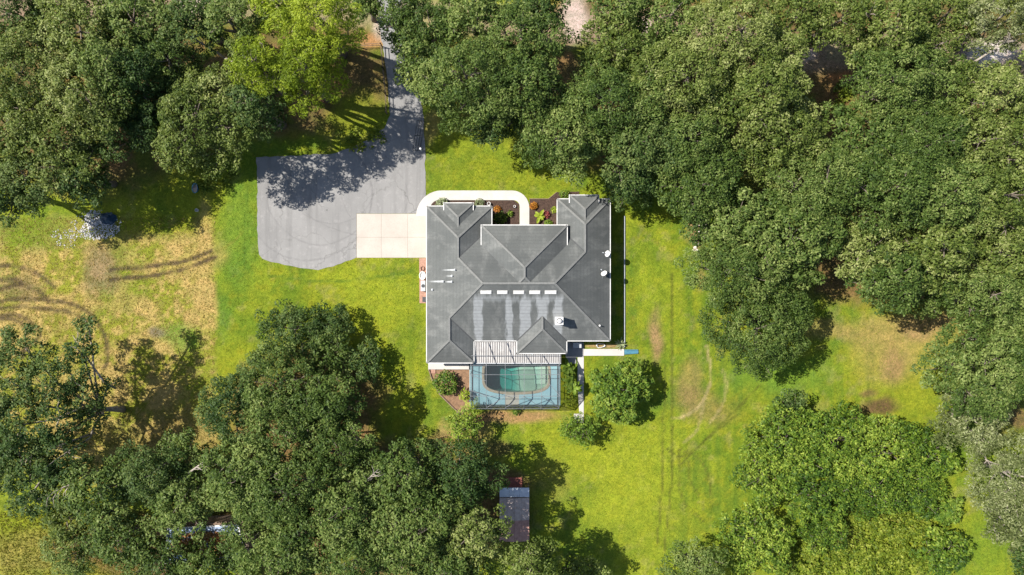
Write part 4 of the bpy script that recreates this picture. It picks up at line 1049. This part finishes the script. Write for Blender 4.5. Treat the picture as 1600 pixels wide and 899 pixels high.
tufts('hay_stubble','dry straw stubble in the tyre tracked field on the left',17000,72,(0,336,340,700),.10,.035,((.16,.16,.02),(.32,.24,.07),(.52,.40,.19)))
tufts('lower_left_grass','sunny rough grass in the lower left corner',5000,73,(0,230,800,899),.14,.04,((.08,.10,.01),(.15,.15,.015),(.28,.23,.08)))

# ------------------------------------------------------------------ fittings beside the house
def thing(name, label, cat, px, py, z=0, group=None): return tag(empty(name, P(px,py,z)), label, cat, group)
t_ = thing('oval_tub','white oval tub standing on the brick pad','tub',661,431)
wb(MB().lathe([(.34,0.05),(.40,.5),(.44,.55),(.36,.55),(.33,.42),(0,.40)], (P(661,431).x,P(661,431).y,0), 22, .95, 1.25), 'basin', M['white'], t_, True)
t_ = thing('air_conditioner','grey air conditioner box on the brick pad','air conditioner',662.5,447); p = P(662.5,447)
wb(MB().box(p.x-.3,p.x+.25,p.y-.65,p.y+.65,.05,.85), 'casing', M['grey_metal'], t_)
wb(MB().lathe([(.22,.852),(.22,.875),(.06,.875),(0,.875)], (p.x,p.y,0), 16), 'fan_grille', M['dark_metal'], t_)
t_ = thing('utility_box','white utility box at the lower end of the brick pad','utility box',663.5,468); p = P(663.5,468)
wb(MB().box(p.x-.18,p.x+.2,p.y-.3,p.y+.3,.04,.6), 'casing', M['white'], t_); wb(MB().box(p.x-.2,p.x+.22,p.y-.32,p.y+.32,.602,.66), 'lid', M['dark_metal'], t_)
p = P(660,420); hs = []
for i in range(40): a = i*.5; q = .30+.05*math.sin(i*1.7); hs.append((p.x+q*.7*math.cos(a), p.y+q*math.sin(a), .06+.004*i))
tag(MB().tube(hs, .03, 5).build('garden_hose', M['brick']), 'reddish coiled hose on the brick pad beside the apron','hose')
# edging east of the house: metal strip
a, b = P(975.5,338), P(975.5,543); tag(MB().box(a.x-.06,a.x+.06,b.y,a.y,-.05,.16).build('bed_edging', M['grey_metal']), 'long straight grey edging strip in the shadow right of the house','edging')
# timber border of the brown bed
bd = [(670,577),(674,590),(679,602),(687,616),(697,626),(707,636),(719,647)]
t_ = thing('bed_border','weathered timber border of the brown bed left of the pool','border',687,616)
for (a, b) in zip(bd[:-1], bd[1:]):
    pa, pb = P(*a), P(*b); wb(MB().bar((pa.x,pa.y,.09),(pb.x,pb.y,.09),.13,.18), 'timber', M['timber'], t_)
bd2 = [(827.2,311),(857,311),(870,300.5)]
t_ = thing('bed_border','thin dark border along the right front bed','border',845,311)
for (a, b) in zip(bd2[:-1], bd2[1:]):
    pa, pb = P(*a), P(*b); wb(MB().bar((pa.x,pa.y,.05),(pb.x,pb.y,.05),.07,.10), 'edging_strip', M['timber'], t_)
p = P(677,580); tag(MB().box(p.x-.28,p.x+.28,p.y-.28,p.y+.28,.0,.12).build('paver_block', M['brick']), 'single square paver in the corner of the brown bed','paver')
for (px, py, lab) in ((764,319,'white flower pot beside the pale shrub by the left dormer'),(804,323,'small white pot near the inner bend of the walkway')):
    t_ = thing('flower_pot', lab, 'pot', px, py, 0, 'white pots in the front bed'); p = P(px, py); s_ = 1 if px < 800 else .7
    wb(MB().lathe([(.14*s_,.04),(.2*s_,.38*s_),(.23*s_,.40*s_),(.18*s_,.40*s_),(.16*s_,.33*s_),(0,.32*s_)], (p.x,p.y,0), 14), 'pot_body', M['white'], t_)
    wb(MB().lathe([(.155*s_,.325*s_),(.1*s_,.36*s_),(0,.37*s_)], (p.x,p.y,0), 12), 'soil', M['mulch'], t_)
# blue plastic slide lying at the end of the walkway
t_ = thing('blue_slide','blue plastic slide lying at the end of the side walkway','slide',986,550); p = P(986,550)
for sgn in (-1,1): wb(MB().bar((p.x-.85,p.y+.26*sgn,.14),(p.x+.85,p.y+.2*sgn+.05,.10),.09,.2), 'side_rail', M['bluep'], t_)
wb(MB().bar((p.x-.85,p.y,.09),(p.x+.9,p.y+.05,.06),.42,.04), 'chute', M['bluep'], t_)
# things under the south east eave
t_ = thing('storage_bin','dark blue storage bin under the eave by the patio slab','bin',901,539); p = P(901,539)
wb(MB().box(p.x-.5,p.x+.5,p.y-.3,p.y+.3,.05,.6), 'bin_body', M['bluetarp'], t_); wb(MB().box(p.x-.53,p.x+.53,p.y-.33,p.y+.33,.602,.67), 'lid', M['grey_metal'], t_)
p = P(938,540); hs = []
for i in range(46): a = i*.42; q = .42+.06*math.sin(i*1.3); hs.append((p.x+q*1.2*math.cos(a), p.y+q*.6*math.sin(a), .06+.004*i))
tag(MB().tube(hs, .04, 5).build('garden_hose', M['white']), 'white coiled hose under the right rear eave','hose')

# ------------------------------------------------------------------ fence, gate, tub, gravel heap, rocks
def fence(name, label, pts, hgt=1.3, step=2.2):
    o = thing(name, label, 'fence', *pts[0]); run = [P(*q) for q in pts]
    for a, b in zip(run[:-1], run[1:]):
        L = (b-a).length; n = max(1, round(L/step)); u = (b-a)/n
        for i in range(n+1):
            q = a+u*i; wb(MB().box(q.x-.05,q.x+.05,q.y-.05,q.y+.05,-.05,hgt), 'post', M['timber'], o)
        for z in (.5,1.05): wb(MB().bar((a.x,a.y,z),(b.x,b.y,z),.045,.10), 'rail', M['timber'], o)
fence('rail_fence','dark post and rail fence along the left side of the drive neck',[(560,74),(597,73),(600,110),(604,150),(605,178)])
g0 = thing('metal_gate','black metal rail gate swung open at the right of the drive','gate',657,234); A, B = P(658,236), P(665,190)
ux = (B-A).normalized(); sx_ = Vector((-1,-.15,0)).normalized(); tl = [A+sx_*(.13+.26*k)+Vector((0,0,.22+.26*k)) for k in range(4)]
for q in tl: wb(MB().tube([q, q+ux*(B-A).length], .032, 6), 'rail', M['dark_metal'], g0)
for f in (0,.5,1):
    d = ux*(B-A).length*f; wb(MB().bar(tl[0]+d, tl[3]+d, .05, .05), 'stile', M['dark_metal'], g0)
wb(MB().lathe([(.09,0),(.09,1.35),(.13,1.36),(.13,1.42),(0,1.46)], (A.x+.08,A.y,0), 12), 'gate_post', M['white'], g0)
t_ = thing('oval_trough','teal rimmed oval trough in the tree shade','trough',307,295); p = P(307,295)
wb(MB().lathe([(.30,0),(.36,.45),(.40,.47),(.34,.47),(.30,.15),(0,.14)], (p.x,p.y,0), 22, .95, 1.6), 'tank', M['tealrim'], t_, True)
wb(MB().lathe([(.335,.40),(0,.401)], (p.x,p.y,0), 22, .9, 1.55), 'water', M['glassdark'], t_)
t_ = thing('bucket','small white bucket below the oval trough','bucket',309,329); p = P(309,329)
wb(MB().lathe([(.15,0),(.19,.36),(.21,.38),(.17,.38),(.15,.05),(0,.04)], (p.x,p.y,0), 14), 'pail', M['white'], t_)
wb(MB().tube([(p.x-.19,p.y,.36),(p.x-.1,p.y+.1,.5),(p.x+.1,p.y+.1,.5),(p.x+.19,p.y,.36)], .012, 5), 'handle', M['grey_metal'], t_)
def stones(name, label, cat, spots, seed, mat, smin, smax, mound=.5):
    r = random.Random(seed); mb = MB()
    for (px, py, rx, ry, n, hh) in spots:
        for _ in range(n):
            a = r.uniform(0,6.28); q = math.sqrt(r.random()); c = P(px+math.cos(a)*q*rx, py+math.sin(a)*q*ry); s = r.uniform(smin,smax); z = hh*max(0,1-q)**.8+s*.25
            vs = []
            for (i,j,k) in ((1,0,0),(-1,0,0),(0,1,0),(0,-1,0),(0,0,1),(0,0,-1)): f = s*r.uniform(.6,1.2); vs.append((c.x+i*f+r.uniform(-.3,.3)*s,c.y+j*f+r.uniform(-.3,.3)*s,z+k*f*.8))
            mb.add(vs, [(0,2,4),(2,1,4),(1,3,4),(3,0,4),(2,0,5),(1,2,5),(3,1,5),(0,3,5)])
    return tag(mb.build(name, mat), label, cat, kind='stuff')
stones('gravel_heap','heap of pale grey gravel below the top left wood','gravel',[(146,342,14,13,260,.25),(156,359,30,15,560,.3),(150,352,40,24,200,.0),(108,366,30,8,110,.0),(104,380,16,9,40,0)],5,M['gravelstone'],.04,.11)
def tarp(name, label, px, py, rx, ry, hh, mat, seed):
    r = np.random.RandomState(seed); n = 13; vs = []; c = P(px, py)
    for i in range(n):
        for j in range(n):
            u, v = i/(n-1)*2-1, j/(n-1)*2-1; u, v = u*math.sqrt(1-v*v/2), v*math.sqrt(1-u*u/2); e = max(0,1-max(abs(u),abs(v))**2.5)
            vs.append((c.x+u*rx*GS*(1+.12*r.randn()*.5), c.y+v*ry*GS*(1+.12*r.randn()*.5), .02+e*hh*(.6+.8*r.rand())))
    fs = [(i*n+j,(i+1)*n+j,(i+1)*n+j+1,i*n+j+1) for i in range(n-1) for j in range(n-1)]
    return tag(MB().add(vs, fs).build(name, mat, None, True), label, 'tarp')
tarp('tarp','dark blue tarp heaped beside the gravel',170,342,13,10,.4,M['bluetarp'],9)
rr_ = random.Random(8)
for k, (px, py, s) in enumerate(((1097,345,.22),(1101,355,.5),(1094,353,.25),(1093,362,.28),(1098,367,.33),(1101,371,.25),(1090,372,.22),(1087,377,.3),(1092,381,.2),(1086,387,.26),(1089,392,.3),(1083,391,.2),(1098,360,.2),(1104,363,.24))):
    p = P(px, py); vs = []; fs = []
    n1, n2 = 7, 4
    for i in range(n2+1):
        for j in range(n1):
            ph = math.pi*i/n2; q = s*rr_.uniform(.75,1.1); vs.append((math.sin(ph)*math.cos(6.283*j/n1)*q, math.sin(ph)*math.sin(6.283*j/n1)*q*.85, math.cos(ph)*q*.6+s*.35))
    fs = [(i*n1+j,(i+1)*n1+j,(i+1)*n1+(j+1)%n1,i*n1+(j+1)%n1) for i in range(n2) for j in range(n1)]
    o = MB().add(vs, fs).build('limestone_rock', M['rock']); o.location = (p.x,p.y,0)
    tag(o, 'largest white boulder in the heap beside the bare strip of the right lawn' if s == .5 else 'pale limestone rock in the small heap at the edge of the right wood', 'rock', 'pale rocks in the heap')

# ------------------------------------------------------------------ shed and the leaf covered outbuilding
sh = thing('garden_shed','weathered garden shed with rusty sheet roof and pale awning','shed',803,808)
ZS = 2.5; a = P(780.5,778,ZS); b = P(827,846,ZS)
wb(MB().box(a.x+.2,b.x-.2,b.y+.2,a.y-.1,-.05,2.2), 'wall', M['timber'], sh)
shm = [simple('old_sheet_grey',(.46,.36,.31),(.28,.21,.175),2.5,.7), simple('old_sheet_red',(.44,.25,.20),(.25,.13,.10),2.5,.75)]
xs = np.linspace(a.x,b.x,5)
for i in range(4):
    for j in range(2):
        y1 = a.y+(b.y-a.y)*j*.5; y2 = a.y+(b.y-a.y)*(j+1)*.5+(.0 if j else -.06)
        zf = lambda x: ZS-.22*(1-abs(x-(a.x+b.x)/2)/((b.x-a.x)/2))*-1
        za, zb = ZS+.25*(1-abs(xs[i]-(a.x+b.x)/2)/((b.x-a.x)/2)), ZS+.25*(1-abs(xs[i+1]-(a.x+b.x)/2)/((b.x-a.x)/2))
        dz = .02*j
        m = MB().add([(xs[i]+.01,y1,za-dz),(xs[i+1]-.01,y1,zb-dz),(xs[i+1]-.01,y2,zb-dz),(xs[i]+.01,y2,za-dz),(xs[i]+.01,y1,za-dz-.03),(xs[i+1]-.01,y1,zb-dz-.03),(xs[i+1]-.01,y2,zb-dz-.03),(xs[i]+.01,y2,za-dz-.03)],[(0,3,2,1),(4,5,6,7),(0,1,5,4),(1,2,6,5),(2,3,7,6),(3,0,4,7)])
        wb(m, 'roof_sheet', shm[j], sh)
c0 = P(780.5,763,2.3); c1 = P(827,777,2.4); xs = np.linspace(c0.x,c1.x,4)
awm = simple('pale_awning',(.50,.52,.55),(.36,.38,.41),2,.6)
for i in range(3): wb(MB().bar(((xs[i]+xs[i+1])/2,c0.y,2.12),((xs[i]+xs[i+1])/2,c1.y,2.42),(xs[1]-xs[0])*.985,.03), 'awning_sheet', awm, sh)
for x in (c0.x+.1,c1.x-.1): wb(MB().box(x-.05,x+.05,c0.y-.15,c0.y-.05,-.05,2.05), 'awning_post', M['timber'], sh)
c0 = P(791,746); c1 = P(816,768)
for i in range(6):
    y = c0.y+(c1.y-c0.y)*i/6; wb(MB().box(c0.x,c1.x,y+(c1.y-c0.y)/6+.02,y,.0,.14+.03*i), 'step_board', M['redboard'], sh)
ob = thing('outbuilding','flat roofed outbuilding with white trim and roof heaped with brown leaves','outbuilding',316,850)
zo = 2.7; q = [P(x,y,zo) for x,y in ((262,826),(372,820),(384,872),(258,880))]
wb(MB().prism([(v.x*.985+.0,v.y*.985) for v in q], -.05, zo-.2), 'wall', M['timber'], ob)
wb(MB().prism([(v.x,v.y) for v in q], zo-.19, zo), 'roof_slab', simple('blue_grey_roof',(.26,.32,.42),(.16,.21,.30),1.5,.6), ob)
for v0, v1 in zip(q, q[1:]+q[:1]): wb(MB().bar((v0.x,v0.y,zo+.02),(v1.x,v1.y,zo+.02),.16,.12), 'trim', M['white'], ob)
r = np.random.RandomState(77); pf = []
for _ in range(520):
    a_ = r.rand()*6.28; qq = math.sqrt(r.rand()); c = P(322+math.cos(a_)*qq*56, 852+math.sin(a_)*qq*20, zo+.1)
    if 262 < c.x/GS/(1-zo/H)+800 < 378: pf.append((c.x,c.y,zo+.02+.08*r.rand(),.3,.5+(r.rand()-.5)*.6))
LM['litter'] = leafmat('fallen_leaves', (.16,.06,.02), (.40,.19,.06), (.52,.33,.13), .1)
me, n = leaf_mesh('leaf_litter', LM['litter'], np.array(pf), 78, 60, .2, .11, squash=.25); tag(link('leaf_litter', me), 'brown fallen leaves lying on the outbuilding roof', 'leaves', kind='stuff')
# a few bare dead branches that stick out of the canopies
def snag(label, px, py, z, ang, L, seed):
    rng = random.Random(seed); c = P(px, py, z); o = tag(empty('dead_branch', (c.x,c.y,0)), label, 'branch', 'bare grey branches'); mb = MB()
    d = Vector((math.cos(ang),math.sin(ang),.12)); st_ = Vector((0,0,z-1.5))
    mid = st_+d*L*.5+Vector((0,0,.6)); en = st_+d*L+Vector((0,0,.9)); mb.tube([Vector((-d.x*1.0,-d.y*1.0,z-3)),st_,mid,en],[.16,.13,.09,.03],6)
    for k in range(7):
        t = rng.uniform(.2,.95); p0 = st_.lerp(en,t)+Vector((0,0,.3)); a = ang+rng.choice((-1,1))*rng.uniform(.4,1.1); l = L*rng.uniform(.2,.42)
        p1 = p0+Vector((math.cos(a)*l*.5,math.sin(a)*l*.5,.3)); p2 = p0+Vector((math.cos(a+.3)*l,math.sin(a+.3)*l,.35)); mb.tube([p0,p1,p2],[.05,.035,.012],5)
    mb.build('limb', M['pale_bark'], o, True)
for i, (lab, px, py, z, an, L) in enumerate((('bare grey limb high in the sparse leaning oak',150,600,9,R(115),6),('long bare limb at the left of the sparse leaning oak',95,645,9,R(165),7),('lower bare limb of the sparse leaning oak',110,690,8,R(200),6),('bare grey branches in the dark gap of the top left wood',330,75,11,R(150),6),('bare branch pointing right beside the smaller pine',345,85,11,R(-25),5),('bare pale branch in the canopy of the bottom wood',560,765,12,R(45),3),
        ('bare twigs on the right edge of the wood',1592,150,12,R(200),4),('bare branch over the pale sandy clearing',1545,85,12,R(35),4),('bare grey branches among the lower left oaks',135,745,9,R(205),6),('short bare branch above the leaf covered outbuilding',285,745,10,R(35),4))): snag(lab, px, py, z, an, L, 300+i)
